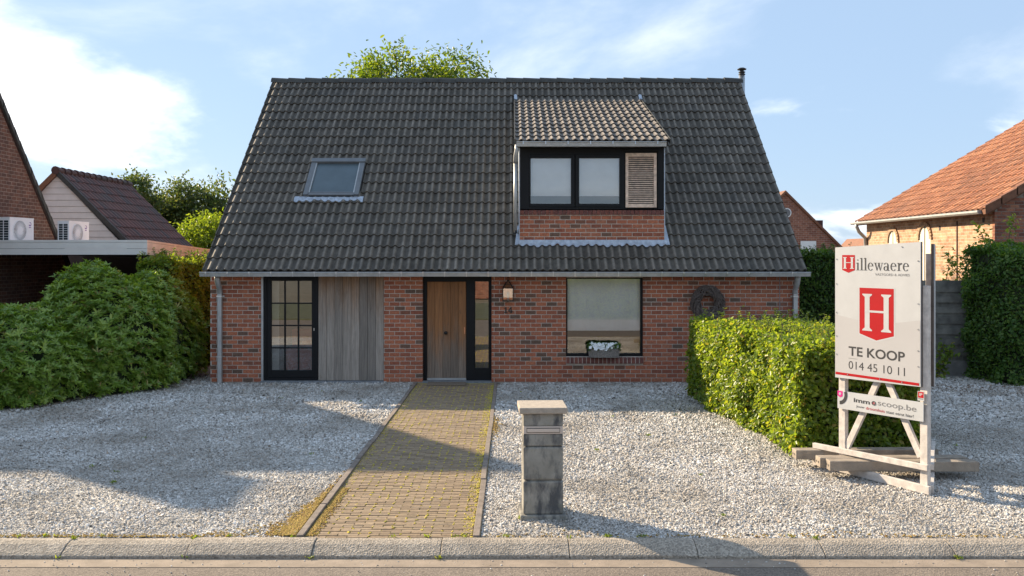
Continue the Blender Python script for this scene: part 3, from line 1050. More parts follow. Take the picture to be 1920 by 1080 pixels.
def brick_rows(x0, x1, z0, z1, openings, shift=0.0, rh=RH):
    """half bond rows cut at the openings -> (xa, xb, z)"""
    out = []
    r = 0
    z = z0
    while z + rh * 0.6 < z1:
        zc = z + rh / 2
        sp = [(x0, x1)]
        for a, b, c, d in openings:
            if c < zc < d:
                ns_ = []
                for s, e in sp:
                    if b <= s or a >= e: ns_.append((s, e)); continue
                    if a > s: ns_.append((s, a))
                    if b < e: ns_.append((b, e))
                sp = ns_
        off = (BL / 2 if r % 2 else 0.0) + shift
        for s, e in sp:
            k0 = math.floor((s - off) / BL)
            x = off + k0 * BL
            while x < e - 1e-6:
                a, b = max(x, s), min(x + BL, e)
                if b - a > 0.035: out.append((a + (JT / 2 if a > s else -0.004), b - (JT / 2 if b < e else -0.004), zc))
                elif out and b - a > 0.004 and abs(out[-1][1] - (a - JT / 2)) < 0.02 and out[-1][2] == zc:
                    pa = out.pop(); out.append((pa[0], b + 0.004, zc))
                x += BL
        z += rh
        r += 1
    return out


def lay(bricks, parent, y, n_ind, variants, order=None, rest_name='bricks', mat='brick', depth_scale=1.0):
    bricks = sorted(bricks, key=order) if order else bricks
    rest = MB()
    for i, (a, b, zc) in enumerate(bricks):
        v = random.choice(variants)
        sx = (b - a) / (BL - JT)
        yy = y + random.uniform(-0.0015, 0.0015)
        if i < n_ind:
            piece('brick', v[1], parent, ((a + b) / 2, yy, zc), (sx, depth_scale, 1))
        else:
            rest.add([(vx * sx + (a + b) / 2, vy * depth_scale + yy, vz + zc) for vx, vy, vz in v[0].v], v[0].f)
    if rest.v:
        o = rest.build(rest_name, mat, parent)
        o['kind'] = 'stuff'


bricks = brick_rows(XL, XR, 0.012, WT, OPEN + [SILL], 0.06)
hid = lambda t: 0 if not (t[0] > 3.0 and t[2] < 1.35) else 5     # those behind the hedge last
lay(bricks, wall, FY, 300, bm_variants, lambda t: hid(t) + (0 if t[1] - t[0] > 0.17 else 3) + abs((t[0] + t[1]) / 2 - 0.2) * 0.2 + abs(t[2] - 1.0) * 0.05)
# expansion joint near the right end
m = MB()
m.box(PX(1462, FY) - 0.006, PX(1462, FY) + 0.006, FY - 0.0065, FY + 0.01, 0.0, WT)
m.build('expansion_joint', 'bluestone', wall)
# plinth line
m = MB()
for a, b in ((XL, OPEN[0][0]), (OPEN[0][1], OPEN[1][0]), (OPEN[1][1], XR)):
    m.box(a, b, FY - 0.001, FY + 0.005, -0.05, 0.012)
m.build('plinth', 'mortar_dark', wall)
# side and rear walls, gables
m = MB()
for X, s in ((XL, 1), (XR, -1)):
    m.prism([(X + s * 0.001, FY + 0.301, -0.1), (X + s * 0.001, 27.0, -0.1), (X + s * 0.001, 27.0, 2.2), (X + s * 0.001, 22.2, 6.55), (X + s * 0.001, FY + 0.301, 2.56)], (s * 0.25, 0, 0))
m.build('gable_wall', 'brickwork_x', house)
m = MB()
m.box(XL + 0.26, XR - 0.26, 26.7, 26.99, -0.1, 2.2)
m.build('rear_wall', 'brickwork_y', house)
m = MB()
m.box(XL + 0.252, XR - 0.252, FY + 0.31, 26.68, 0.01, 0.03)
m.box(XL + 0.252, XR - 0.252, FY + 0.31, 26.68, 2.14, 2.20)
m.box(XL + 0.252, XR - 0.252, 21.0, 21.1, 0.031, 2.139)
m.box(-0.55, -0.45, FY + 0.32, 20.99, 0.031, 2.139)
m.box(-2.45, -2.35, FY + 0.32, 20.99, 0.031, 2.139)
m.build('room_lining', 'room', house)

# ---- rowlock sill under the window
sill = sub('window_sill', house, ((SILL[0] + SILL[1]) / 2, FY, SILL[2]))
m = MB()
nS = 19
sw = (SILL[1] - SILL[0]) / nS
for i in range(nS):
    q = MB()
    a = SILL[0] + i * sw + 0.006; b = a + sw - 0.012
    q.prism([(a, FY - 0.055, 0.375), (a, FY - 0.058, 0.480), (a, FY + 0.06, 0.503), (a, FY + 0.06, 0.375)], (b - a, 0, 0))
    q.build('brick', 'brick_sill', sill, bevel=0.003)
m.box(SILL[0] + 0.002, SILL[1] - 0.002, FY - 0.050, FY + 0.055, 0.380, 0.474)
m.build('mortar', 'mortar', sill)

# ---- french door
def frame(mb, x0, x1, z0, z1, y0, y1, wl_, wr, wb, wt_):
    mb.box(x0, x0 + wl_, y0, y1, z0, z1); mb.box(x1 - wr, x1, y0, y1, z0, z1)
    mb.box(x0 + wl_, x1 - wr, y0 + 0.001, y1, z0, z0 + wb); mb.box(x0 + wl_, x1 - wr, y0 + 0.001, y1, z1 - wt_, z1)


FD = sub('french_door', house, (PX(544, FY), FY + 0.06, 0.03))
x0, x1 = PX(493.5, FY), PX(595, FY)
m = MB()
frame(m, x0, x1, 0.04, WT - 0.01, FY + 0.05, FY + 0.15, 0.055, 0.055, 0.05, 0.04)
m.build('door_frame', 'black_frame', FD, bevel=0.003)
gx0, gx1, gz0, gz1 = PX(507, FY), PX(583, FY), PZ(695, FY), PZ(527, FY)
m = MB()
frame(m, x0 + 0.056, x1 - 0.056, 0.095, WT - 0.051, FY + 0.065, FY + 0.125, gx0 - x0 - 0.056, x1 - 0.056 - gx1, gz0 - 0.095, WT - 0.051 - gz1)
m.build('door_leaf', 'black_frame', FD, bevel=0.003)
m = MB()
for i in (1, 2):
    x = gx0 + (gx1 - gx0) * i / 3
    m.box(x - 0.013, x + 0.013, FY + 0.068, FY + 0.12, gz0, gz1)
for i in (1, 2, 3):
    z = gz0 + (gz1 - gz0) * i / 4
    m.box(gx0, gx1, FY + 0.070, FY + 0.118, z - 0.013, z + 0.013)
m.build('glazing_bars', 'black_frame', FD)
for i in range(3):
    for jz in range(4):
        m = MB()
        ty = random.uniform(-0.0025, 0.0025)
        xa = gx0 + (gx1 - gx0) * i / 3; xb = gx0 + (gx1 - gx0) * (i + 1) / 3
        za = gz0 + (gz1 - gz0) * jz / 4; zb = gz0 + (gz1 - gz0) * (jz + 1) / 4
        m.sheet([(xa, FY + 0.093 + ty, za), (xb, FY + 0.093 - ty, za), (xb, FY + 0.093 - ty, zb), (xa, FY + 0.093 + ty, zb)])
        m.build('pane', 'glass_dark', FD)
m = MB()
m.box(x1 - 0.085, x1 - 0.07, FY + 0.055, FY + 0.066, 1.0, 1.05)
m.build('lock', 'steel', FD)
m = MB()
m.box(gx0 - 0.05, gx0 + 0.11, FY + 0.22, FY + 0.24, 0.05, 2.1)
m.build('curtain', 'curtain', FD)
m = MB()
m.box(gx0 + 0.18, gx1 + 0.1, FY + 0.45, FY + 1.0, 0.04, 0.62)
m.box(gx0 + 0.18, gx1 + 0.1, FY + 1.0, FY + 1.2, 0.04, 0.95)
m.build('armchair_behind_glass', 'red_fabric', FD)
m = MB()
m.box(OPEN[0][0] - 0.002, OPEN[0][1], FY - 0.02, FY + 0.14, -0.05, 0.035)
m.build('threshold', 'bluestone', FD)
m = MB()
m.box(OPEN[0][0] + 0.002, x0 - 0.002, FY + 0.004, FY + 0.12, 0.036, WT)
m.build('jamb_strip', 'zinc', FD)

# ---- weathered board panel beside it
GP = sub('board_panel', house, (PX(657, FY), FY + 0.05, 0.04))
bx0, bx1 = PX(596, FY), PX(720, FY) - 0.004
nb = 8
for i in range(nb):
    a = bx0 + (bx1 - bx0) * i / nb; b = bx0 + (bx1 - bx0) * (i + 1) / nb
    m = MB()
    yy = FY + 0.035 + random.uniform(-0.003, 0.003)
    e = 0.006
    m.prism([(a + 0.001, yy + e, 0.042), (a + 0.001 + e, yy, 0.042), (b - 0.001 - e, yy, 0.042), (b - 0.001, yy + e, 0.042), (b - 0.001, yy + 0.03, 0.042), (a + 0.001, yy + 0.03, 0.042)], (0, 0, WT - 0.05))
    m.build('plank', 'garage_board', GP)
m = MB()
m.box(bx0, bx1, FY + 0.07, FY + 0.16, 0.04, WT - 0.004)
m.build('backing', 'soffit_dark', GP)

# ---- front door with side light
DD = sub('front_door', house, (PX(857, FY), FY + 0.1, 0.03))
x0, x1 = OPEN[1][0] + 0.004, OPEN[1][1] - 0.002
YD = FY + 0.11
m = MB()
dl0, dl1 = PX(800.5, YD), PX(874, YD)
m.box(x0, dl0 - 0.004, YD, YD + 0.09, 0.03, WT - 0.005)
m.box(dl1 + 0.004, PX(891, YD), YD - 0.002, YD + 0.09, 0.03, WT - 0.005)
m.box(PX(916, YD), x1, YD - 0.002, YD + 0.09, 0.03, WT - 0.005)
m.box(dl0 - 0.004, dl1 + 0.004, YD + 0.001, YD + 0.09, PZ(528, YD), WT - 0.006)
m.box(PX(891, YD), PX(916, YD), YD + 0.001, YD + 0.09, 0.031, PZ(690, YD))
m.box(PX(891, YD), PX(916, YD), YD + 0.001, YD + 0.09, PZ(528, YD), WT - 0.006)
m.build('door_frame', 'black_frame', DD)
m = MB()
m.box(PX(880, YD), PX(889, YD), YD - 0.014, YD - 0.003, 0.05, WT - 0.04)
m.build('trim', 'black_frame', DD)
npk = 5
for i in range(npk):
    a = dl0 + (dl1 - dl0) * i / npk; b = dl0 + (dl1 - dl0) * (i + 1) / npk
    m = MB()
    yy = YD + 0.024
    e = 0.005
    m.prism([(a + 0.0008, yy + e, 0.075), (a + 0.0008 + e, yy, 0.075), (b - 0.0008 - e, yy, 0.075), (b - 0.0008, yy + e, 0.075), (b - 0.0008, yy + 0.03, 0.075), (a + 0.0008, yy + 0.03, 0.075)], (0, 0, PZ(528, YD) - 0.08))
    m.build('plank', 'door_board', DD)
m = MB()
m.box(dl0, dl1, YD + 0.016, YD + 0.05, 0.035, 0.073)
m.build('weather_bar', 'zinc', DD)
m = MB()
kx_, kz_ = PX(836, YD), PZ(624, YD)
m.v = []
m.lathe((0, 0, 0), [(0.012, 0.0), (0.03, 0.002), (0.03, 0.012), (0.014, 0.018), (0.014, 0.03), (0.032, 0.04), (0.034, 0.055), (0.022, 0.068), (0.004, 0.07)], 16, 0)
m.v = [(x + kx_, YD + 0.024 - z, y + kz_) for x, y, z in m.v]
m.build('knob', 'dark_iron', DD, smooth=True)
m = MB()
m.box(PX(871, YD) - 0.012, PX(871, YD) + 0.012, YD + 0.015, YD + 0.0235, PZ(624, YD) - 0.02, PZ(614, YD))
m.build('keyhole_plate', 'copper', DD)
m = MB()
m.sheet([(PX(891, YD), YD + 0.03, PZ(690, YD)), (PX(916, YD), YD + 0.03, PZ(690, YD)), (PX(916, YD), YD + 0.03, PZ(528, YD)), (PX(891, YD), YD + 0.03, PZ(528, YD))])
m.build('pane', 'glass_dark', DD)
m = MB()
m.box(x0, x1 + 0.0, FY - 0.03, FY + 0.2, -0.05, 0.029)
m.build('threshold', 'bluestone', DD)

# ---- picture window
PW = sub('window', house, (PX(1133, FY), FY + 0.06, 0.51))
x0, x1, z0, z1 = OPEN[2]
m = MB()
frame(m, x0 + 0.002, x1 - 0.002, z0 + 0.001, z1 - 0.002, FY + 0.04, FY + 0.13, 0.032, 0.045, 0.055, 0.028)
m.build('window_frame', 'black_frame', PW, bevel=0.003)
m = MB()
m.sheet([(x0 + 0.03, FY + 0.09, z0 + 0.05), (x1 - 0.04, FY + 0.09, z0 + 0.05), (x1 - 0.04, FY + 0.09, z1 - 0.03), (x0 + 0.03, FY + 0.09, z1 - 0.03)])
m.build('pane', 'glass', PW)
m = MB()
nb = 60
zb = PZ(621, FY)
vs = []
for i in range(nb + 1):
    x = x0 + 0.01 + (x1 - x0 - 0.03) * i / nb
    yy = FY + 0.125 + 0.004 * math.sin(i * 1.1) + 0.003 * math.sin(i * 0.37)
    vs += [(x, yy, zb), (x, yy, z1 + 0.05)]
m.add(vs, [(2 * i, 2 * i + 2, 2 * i + 3, 2 * i + 1) for i in range(nb)])
m.build('blind', 'blind', PW, smooth=True)

# ---- roof
EV = Vector((XL - 0.03, 17.17, 2.150))
RIDGE = Vector((XL - 0.03, 22.2, 6.70))
Vd = (RIDGE - EV); SL = Vd.length; Vd.normalize()
NCOL, NROW = 38, 20
TW = (XR - XL + 0.06) / NCOL
TG = SL / NROW


def wave(t):
    """cross section of a concrete roof tile: hollow pan, rounded rise, steep fall"""
    def ss(x): return x * x * (3 - 2 * x)
    if t < 0.12: return ss(1 - t / 0.12) * 0.55
    if t < 0.38: return 0.0
    if t < 0.80: return ss((t - 0.38) / 0.42)
    return 1.0 - 0.45 * ss((t - 0.80) / 0.20)


def tile_profile(w, L, waves, A, lip, h0, nper=6, power=1.5, side=False):
    nu = waves * nper + 1
    q = MB()
    vs, wr_ = [], []
    for v_, dz in ((0.0, h0), (L, 0.0)):
        for i in range(nu):
            u = w * i / (nu - 1)
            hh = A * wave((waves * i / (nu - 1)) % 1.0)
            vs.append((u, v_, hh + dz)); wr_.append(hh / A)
    for i in range(nu):
        u, v_, hh = vs[i]
        vs.append((u, 0.004, hh - lip)); wr_.append(0.0)
    fs = [(i, i + 1, nu + i + 1, nu + i) for i in range(nu - 1)] + [(2 * nu + i, 2 * nu + i + 1, i + 1, i) for i in range(nu - 1)]
    q.add(vs, fs, 0.0, wr_)
    return q


def lay_tiles(parent, q, mat, origin, U, V, ncol, nrow, w, g, keep, n_ind, key=None, name='roof_tile', rest_name='roof_tiles', jitter=0.003):
    U, V = Vector(U).normalized(), Vector(V).normalized()
    N = U.cross(V)
    rot = Matrix((U, V, N)).transposed().to_euler()
    me = q.mesh(name, mat, smooth=True)
    me.set_sharp_from_angle(angle=R(40)) if hasattr(me, 'set_sharp_from_angle') else None
    cells = [(c, r) for r in range(nrow) for c in range(ncol) if keep(c, r)]
    if key: cells.sort(key=key)
    rest = MB()
    for i, (c, r) in enumerate(cells):
        p = origin + U * (c * w) + V * (r * g) + N * random.uniform(-jitter, jitter) + V * random.uniform(-jitter, jitter)
        if i < n_ind: piece(name, me, parent, p, rot=rot)
        else:
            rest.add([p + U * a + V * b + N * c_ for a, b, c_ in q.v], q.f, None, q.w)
    if rest.v:
        o = rest.build(rest_name, mat, parent, smooth=True)
        o['kind'] = 'stuff'
        if hasattr(o.data, 'set_sharp_from_angle'): o.data.set_sharp_from_angle(angle=R(40))


roof = sub('roof', house, (0, 17.2, 2.15))
Nd = Vector((1, 0, 0)).cross(Vd)
DX0, DX1 = 0.10, 3.02                          # dormer width
DT = 0.872 * SL


def keep_main(c, r):
    xa = EV.x + c * TW
    v0 = r * TG
    if 20 <= c <= 28 and 0.118 * SL < v0 + 0.25 and v0 + TG * 0.5 < DT: return False
    if 5 <= c <= 8 and 7 <= r <= 9: return False
    return True


tq = tile_profile(TW, TG + 0.06, 2, 0.046, 0.036, 0.036)
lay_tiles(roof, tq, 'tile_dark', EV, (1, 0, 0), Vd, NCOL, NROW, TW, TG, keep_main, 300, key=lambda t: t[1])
# roof deck under the tiles and the rear slope
m = MB()
e = EV - Nd * 0.02; rr = RIDGE - Nd * 0.02
W_ = XR - XL + 0.04
m.prism([(XL - 0.02, e.y + 0.03, e.z + 0.02), (XL - 0.02, rr.y, rr.z), (XL - 0.02, rr.y, rr.z - 0.12), (XL - 0.02, e.y + 0.15, e.z - 0.02)], (W_, 0, 0))
m.prism([(XL - 0.02, rr.y + 0.002, rr.z), (XL - 0.02, 27.3, 2.1), (XL - 0.02, 27.2, 1.98), (XL - 0.02, rr.y + 0.002, rr.z - 0.12)], (W_, 0, 0))
m.build('roof_deck', 'tile_dark', roof)
m = MB()
m.prism([(XL - 0.02, RIDGE.y - 0.13, RIDGE.z - 0.115), (XL - 0.02, RIDGE.y, RIDGE.z + 0.085), (XL - 0.02, RIDGE.y + 0.13, RIDGE.z - 0.125)], (W_, 0, 0))
m.build('ridge_bedding', 'mortar_dark', roof)
# verge: stepped side flaps
for X, s in ((XL - 0.034, -1), (XR + 0.034, 1)):
    for r in range(NROW):
        m = MB()
        p = EV + Vd * (r * TG)
        p = Vector((X, p.y, p.z))
        q_ = p + Vd * (TG + 0.05)
        m.prism([p + Nd * 0.062, p - Nd * 0.06, q_ - Nd * 0.075, q_ + Nd * 0.035], (-s * 0.022, 0, 0))
        m.build('verge_tile', 'ridge_dark', roof)
# ridge tiles
nR = 28
rw = (XR - XL + 0.10) / nR
rq = MB()
prof = [(-0.135, -0.10), (-0.10, -0.02), (-0.05, 0.022), (0.0, 0.034), (0.05, 0.022), (0.10, -0.02), (0.135, -0.10)]
vs = [(0, y_, z_ + 0.022) for y_, z_ in prof] + [(rw + 0.04, y_ * 0.93, z_) for y_, z_ in prof] + [(0, y_ * 0.86, z_ - 0.01) for y_, z_ in prof]
fs = [(i, i + 1, 8 + i, 7 + i)[::-1] for i in range(6)] + [(14 + i, 14 + i + 1, i + 1, i)[::-1] for i in range(6)]
rq.add(vs, fs, 0.0)
rme = rq.mesh('ridge_tile', 'ridge_dark', smooth=False)
for i in range(nR):
    piece('ridge_tile', rme, roof, (XL - 0.05 + i * rw, RIDGE.y, RIDGE.z + 0.065 + random.uniform(-0.006, 0.006)), (1, 1, 1), (random.uniform(-0.03, 0.03), random.uniform(-0.012, 0.012), random.uniform(-0.01, 0.01)))

# ---- gutter with brackets, down pipes
def gutter(parent, x0, x1, y, z, w=0.13, h=0.085, step=0.41, nm='gutter'):
    g = sub(nm, parent, ((x0 + x1) / 2, y, z))
    m = MB()
    pr = [(y + w, z + h), (y + w, z), (y + 0.015, z), (y, z + h - 0.014)]
    t = 0.004
    inner = [(y + t, z + h - 0.014), (y + 0.018, z + t), (y + w - t, z + t), (y + w - t, z + h)]
    m.prism([(x0, a, b) for a, b in pr + inner], (x1 - x0, 0, 0))
    m.tube([(x0, y - 0.002, z + h - 0.008), (x1, y - 0.002, z + h - 0.008)], 0.0105, 8)
    m.build('trough', 'zinc', g)
    n = int((x1 - x0) / step)
    for i in range(n + 1):
        x = x0 + 0.12 + i * step
        if x > x1 - 0.05: break
        m = MB()
        m.box(x - 0.012, x + 0.012, y - 0.014, y + w, z + h - 0.004, z + h + 0.006)
        m.box(x - 0.012, x + 0.012, y - 0.0165, y - 0.0135, z + h - 0.03, z + h + 0.004)
        m.prism([(x - 0.009, y - 0.0025, z + h - 0.02), (x - 0.009, y + 0.0125, z - 0.003), (x - 0.009, y + 0.016, z - 0.003), (x - 0.009, y + 0.001, z + h - 0.02)], (0.018, 0, 0))
        m.build('bracket', 'steel', g)
    return g


gutter(house, XL - 0.07, XR + 0.09, 17.08, 2.062)


def down_pipe(parent, x, y, ztop, zbot, w=0.085, nm='down_pipe', joint=0.5):
    d = sub(nm, parent, (x, y, zbot))
    m = MB()
    m.tube([(x, y - 0.20, ztop + 0.01), (x, y - 0.20, ztop - 0.06), (x, y - 0.17, ztop - 0.14), (x, y - 0.09, ztop - 0.22), (x, y - 0.055, ztop - 0.28), (x, y - 0.05, ztop - 0.33)], [0.056, 0.055, 0.053, 0.05, 0.05, 0.055], 14)
    m.build('elbow', 'zinc', d, smooth=True)
    m = MB()
    m.box(x - w / 2, x + w / 2, y - 0.05 - w / 2, y - 0.05 + w / 2, zbot, ztop - 0.30)
    m.build('shaft', 'zinc', d, bevel=0.012)
    for zz in (ztop - 0.40, joint):
        m = MB()
        m.box(x - w / 2 - 0.006, x + w / 2 + 0.006, y - 0.05 - w / 2 - 0.006, y - 0.05 + w / 2 + 0.01, zz, zz + 0.022)
        m.box(x - w / 2 - 0.035, x + w / 2 + 0.035, y - 0.02, y - 0.012, zz, zz + 0.022)
        m.build('pipe_clip', 'steel', d)
    return d


down_pipe(house, PX(411, 17.4), FY - 0.01, 2.062, 0.0)
down_pipe(house, PX(1492, 17.4), FY - 0.01, 2.062, 0.0)

# ---- skylight
SK = sub('skylight', house, EV + Vector((1, 0, 0)) * 2.1 + Vd * 2.8)
def rp(x, v, h): return EV + Vector((x - EV.x, 0, 0)) + Vd * v + Nd * h
sx0, sx1, sv0, sv1 = EV.x + 5 * TW + 0.02, EV.x + 9 * TW - 0.03, 0.330 * SL, 0.512 * SL
def rbar(mb, xa, xb, va, vb, h0, h1):
    ps = [rp(xa, va, h0), rp(xb, va, h0), rp(xb, vb, h0), rp(xa, vb, h0)]
    mb.prism(ps[::1], Nd * (h1 - h0))
m = MB()
rbar(m, sx0, sx0 + 0.10, sv0, sv1 - 0.12, 0.0, 0.105); rbar(m, sx1 - 0.10, sx1, sv0, sv1 - 0.12, 0.0, 0.105)
rbar(m, sx0 - 0.01, sx1 + 0.01, sv1 - 0.119, sv1 + 0.01, 0.0, 0.125); rbar(m, sx0 + 0.101, sx1 - 0.101, sv0 + 0.001, sv0 + 0.07, 0.0, 0.09)
m.build('cover_frame', 'skylight_grey', SK, bevel=0.006)
m = MB()
rbar(m, sx0 + 0.101, sx0 + 0.125, sv0 + 0.071, sv1 - 0.12, 0.06, 0.096); rbar(m, sx1 - 0.125, sx1 - 0.101, sv0 + 0.071, sv1 - 0.12, 0.06, 0.096)
m.build('side_rail', 'zinc', SK)
m = MB()
rbar(m, sx0 + 0.126, sx1 - 0.126, sv0 + 0.071, sv1 - 0.12, 0.055, 0.06)
m.build('screen', 'screen_mesh', SK)
m = MB()
rbar(m, sx0 + 0.126, sx1 - 0.126, sv0 + 0.071, sv0 + 0.10, 0.062, 0.092)
m.build('bottom_bar', 'skylight_grey', SK)
m = MB()
rbar(m, sx0 + 0.10, sx1 - 0.10, sv0 - 0.02, sv0 - 0.001, 0.0, 0.06)
m.build('lower_rail', 'black_frame', SK)
# lead apron dressed over the waves of the tiles below
def apron(name, parent, xa, xb, v_top, v_bot, h_top, follow=0.012, n=84):
    m = MB()
    vs = []
    for i in range(n + 1):
        x = xa + (xb - xa) * i / n
        w_ = 0.046 * wave((2 * (x - EV.x) / TW) % 1.0)
        edge = 0.02 * math.sin(x * 9) + 0.014 * math.sin(x * 23)
        vs += [rp(x, v_bot + edge, w_ + 0.040), rp(x, (v_bot + v_top) / 2, w_ * 0.8 + 0.048), rp(x, v_top, h_top)]
    fs = []
    for i in range(n):
        b = i * 3
        fs += [(b, b + 3, b + 4, b + 1), (b + 1, b + 4, b + 5, b + 2)]
    m.add(vs, fs)
    return m.build(name, 'lead', parent, smooth=True)
apron('lead_apron', SK, sx0 - 0.17, sx1 + 0.10, sv0 - 0.005, sv0 - 0.155, 0.05)

# ---- dormer
DY = 17.75
dorm = sub('dormer', house, (1.56, DY, 2.6))
zb0, zb1 = 2.655, PZ(404, DY)
fx0, fx1 = PX(975, DY), PX(1245, DY)
m = MB()
m.box(fx0 + 0.002, fx1 - 0.002, DY + 0.006, DY + 0.18, zb0 - 0.1, PZ(394, DY) - 0.01)
m.build('mortar', 'mortar', dorm)
lay(brick_rows(fx0, fx1, zb1 - 8 * 0.083, zb1, [], 0.03, 0.083), dorm, DY, 200, bm_variants)
nS = 34
sw = (fx1 - fx0) / nS
for i in range(nS):
    q = MB()
    a = fx0 + i * sw + 0.005
    q.prism([(a, DY - 0.035, zb1 + 0.012), (a, DY - 0.038, PZ(394.5, DY)), (a, DY + 0.10, PZ(393.5, DY)), (a, DY + 0.10, zb1 + 0.012)], (sw - 0.010, 0, 0))
    q.build('sill_brick', 'brick_sill', dorm)
zt = PZ(277, DY)
m = MB()
zw0, zw1 = PZ(392, DY), zt
wx = [fx0 + 0.02, PX(1085 - 6, DY), PX(1085 + 0, DY), PX(1170, DY)]
# outer frame and two sashes
m.box(fx0 + 0.003, PX(993, DY), DY + 0.02, DY + 0.14, zw0, zw1)
m.box(PX(993, DY), PX(1172, DY), DY + 0.021, DY + 0.14, PZ(290, DY), zw1)
m.box(PX(993, DY), PX(1172, DY), DY + 0.021, DY + 0.14, zw0, PZ(388, DY))
m.box(PX(1164, DY), PX(1171.5, DY), DY + 0.019, DY + 0.14, PZ(388, DY), PZ(290, DY))
m.box(PX(1172, DY), fx1 - 0.003, DY + 0.05, DY + 0.14, zw0, zw1)
m.box(PX(1234, DY), fx1 - 0.003, DY + 0.018, DY + 0.05, zw0, zw1)
m.box(PX(1172.2, DY), PX(1233.8, DY), DY + 0.018, DY + 0.05, PZ(284, DY), zw1)
m.build('window_frame', 'black_frame', dorm)
for a, b in ((993.5, 1077.5), (1079, 1164)):
    m = MB()
    ia, ib = (995, 1071) if a < 1000 else (1086, 1162)
    frame(m, PX(a, DY), PX(b, DY), PZ(387.5, DY), PZ(290.5, DY), DY + 0.005, DY + 0.10, PX(ia, DY) - PX(a, DY), PX(b, DY) - PX(ib, DY), PZ(382, DY) - PZ(387.5, DY), PZ(290.5, DY) - PZ(296, DY))
    m.build('sash', 'black_frame', dorm)
    m = MB()
    t = 0.004 if a < 1000 else -0.002
    m.sheet([(PX(ia, DY), DY + 0.06, PZ(382, DY)), (PX(ib, DY), DY + 0.06 + t, PZ(382, DY)), (PX(ib, DY), DY + 0.06 + t, PZ(296, DY)), (PX(ia, DY), DY + 0.06, PZ(296, DY))])
    m.build('pane', 'glass', dorm)
    m = MB()
    za, zc = PZ(367, DY), PZ(290, DY)
    nf = 5
    vs = []
    for i in range(nf * 4 + 1):
        z = za + (zc - za) * i / (nf * 4)
        yy = DY + 0.105 - 0.018 * abs(math.sin(math.pi * i / 4.0 * 0.5)) ** 2
        for kx2 in range(9):
            xx = PX(ia, DY) - 0.03 + (PX(ib, DY) - PX(ia, DY) + 0.06) * kx2 / 8
            vs.append((xx, yy + 0.004 * math.sin(kx2 * 1.7 + i * 0.6), z))
    m.add(vs, [(r_ * 9 + c_, r_ * 9 + c_ + 1, r_ * 9 + 9 + c_ + 1, r_ * 9 + 9 + c_) for r_ in range(nf * 4) for c_ in range(8)])
    m.build('roman_blind', 'blind', dorm, smooth=True)
m = MB()
m.box(fx0 + 0.2, PX(1165, DY), DY + 0.9, DY + 0.95, zw0 - 0.1, zw1)
m.build('room_lining', 'room', dorm)
# louvred shutter
sx_0, sx_1, sz0, sz1 = PX(1173, DY), PX(1231, DY), PZ(389, DY), PZ(287, DY)
m = MB()
frame(m, sx_0, sx_1, sz0, sz1, DY - 0.012, DY + 0.030, 0.055, 0.055, 0.07, 0.07)
m.build('shutter_frame', 'shutter_wood', dorm, bevel=0.003)
nL = 22
for i in range(nL):
    z = sz0 + 0.078 + (sz1 - sz0 - 0.156) * (i + 0.5) / nL
    m = MB()
    m.bar((sx_0 + 0.056, DY + 0.006, z), (sx_1 - 0.056, DY + 0.006, z), 0.034, 0.007, up=(0, -0.62, 0.78))
    m.build('slat', 'shutter_wood', dorm)
m = MB()
m.box(sx_0 + 0.02, sx_1 - 0.02, DY + 0.034, DY + 0.048, sz0 + 0.02, sz1 - 0.02)
m.build('shutter_backing', 'soffit_dark', dorm)
# dormer roof
DE = Vector((DX0 - 0.035, 17.46, 4.655))
DTOP = rp(DX0, DT + 0.03, 0.0)
dV = Vector((0, DTOP.y - DE.y, DTOP.z + 0.02 - DE.z)); dSL = dV.length; dV.normalize()
dN = Vector((1, 0, 0)).cross(dV)
dc, dr = 10, 12
dw, dg = (DX1 - DX0 + 0.05) / dc, dSL / dr
dq = tile_profile(dw, dg + 0.05, 2, 0.036, 0.022, 0.03)
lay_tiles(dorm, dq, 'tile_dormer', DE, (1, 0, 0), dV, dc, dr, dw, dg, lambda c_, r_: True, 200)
m = MB()
p0 = DE - dN * 0.006 + dV * 0.06; p1 = DE + dV * (dSL - 0.02) - dN * 0.006
m.prism([(DX0, p0.y, p0.z), (DX0, p1.y, p1.z), (DX0, p1.y, p1.z - 0.1), (DX0, p0.y + 0.05, p0.z - 0.09)], (DX1 - DX0, 0, 0))
m.build('roof_deck', 'soffit_dark', dorm)
m = MB()
m.box(fx0 - 0.03, fx1 + 0.03, 17.56, DY + 0.14, zt + 0.001, zt + 0.03)
m.build('soffit', 'black_frame', dorm)
# cheeks
for X, s in ((fx0 - 0.022, 1), (fx1 + 0.022, -1)):
    m = MB()
    top = DE + dV * (dSL * 0.97)
    m.prism([(X, DY + 0.0, 2.62), (X, DY + 0.0, zt + 0.02), (X, DY + 0.0, DE.z + (DY - DE.y) * dV.z / dV.y - 0.06), (X, top.y, top.z - 0.03), (X, top.y, top.z - 0.12)], (s * 0.05 * -1 + s * 0.07, 0, 0))
    m.build('cheek', 'lead', dorm)
m = MB()
for X in (DX0 - 0.055, DX1 + 0.03):
    a = DE + dV * 0.0; b = DE + dV * dSL
    m.prism([(X, a.y, a.z + 0.055), (X, b.y, b.z + 0.055), (X, b.y, b.z - 0.05), (X, a.y, a.z - 0.05)], (0.018, 0, 0))
m.build('verge_trim', 'ridge_dark', dorm)
for X in (DX0 - 0.05, DX1 - 0.0):
    m = MB()
    a = rp(X, DT - 0.02, 0.05); b = rp(X, DT + 0.17, 0.05)
    m.prism([a, a + Vector((0.075, 0, 0)), b + Vector((0.07, 0, 0)), b + Vector((0.035, 0, 0)) + Vd * 0.03, b], Nd * 0.035)
    m.build('lead_saddle', 'lead', dorm)
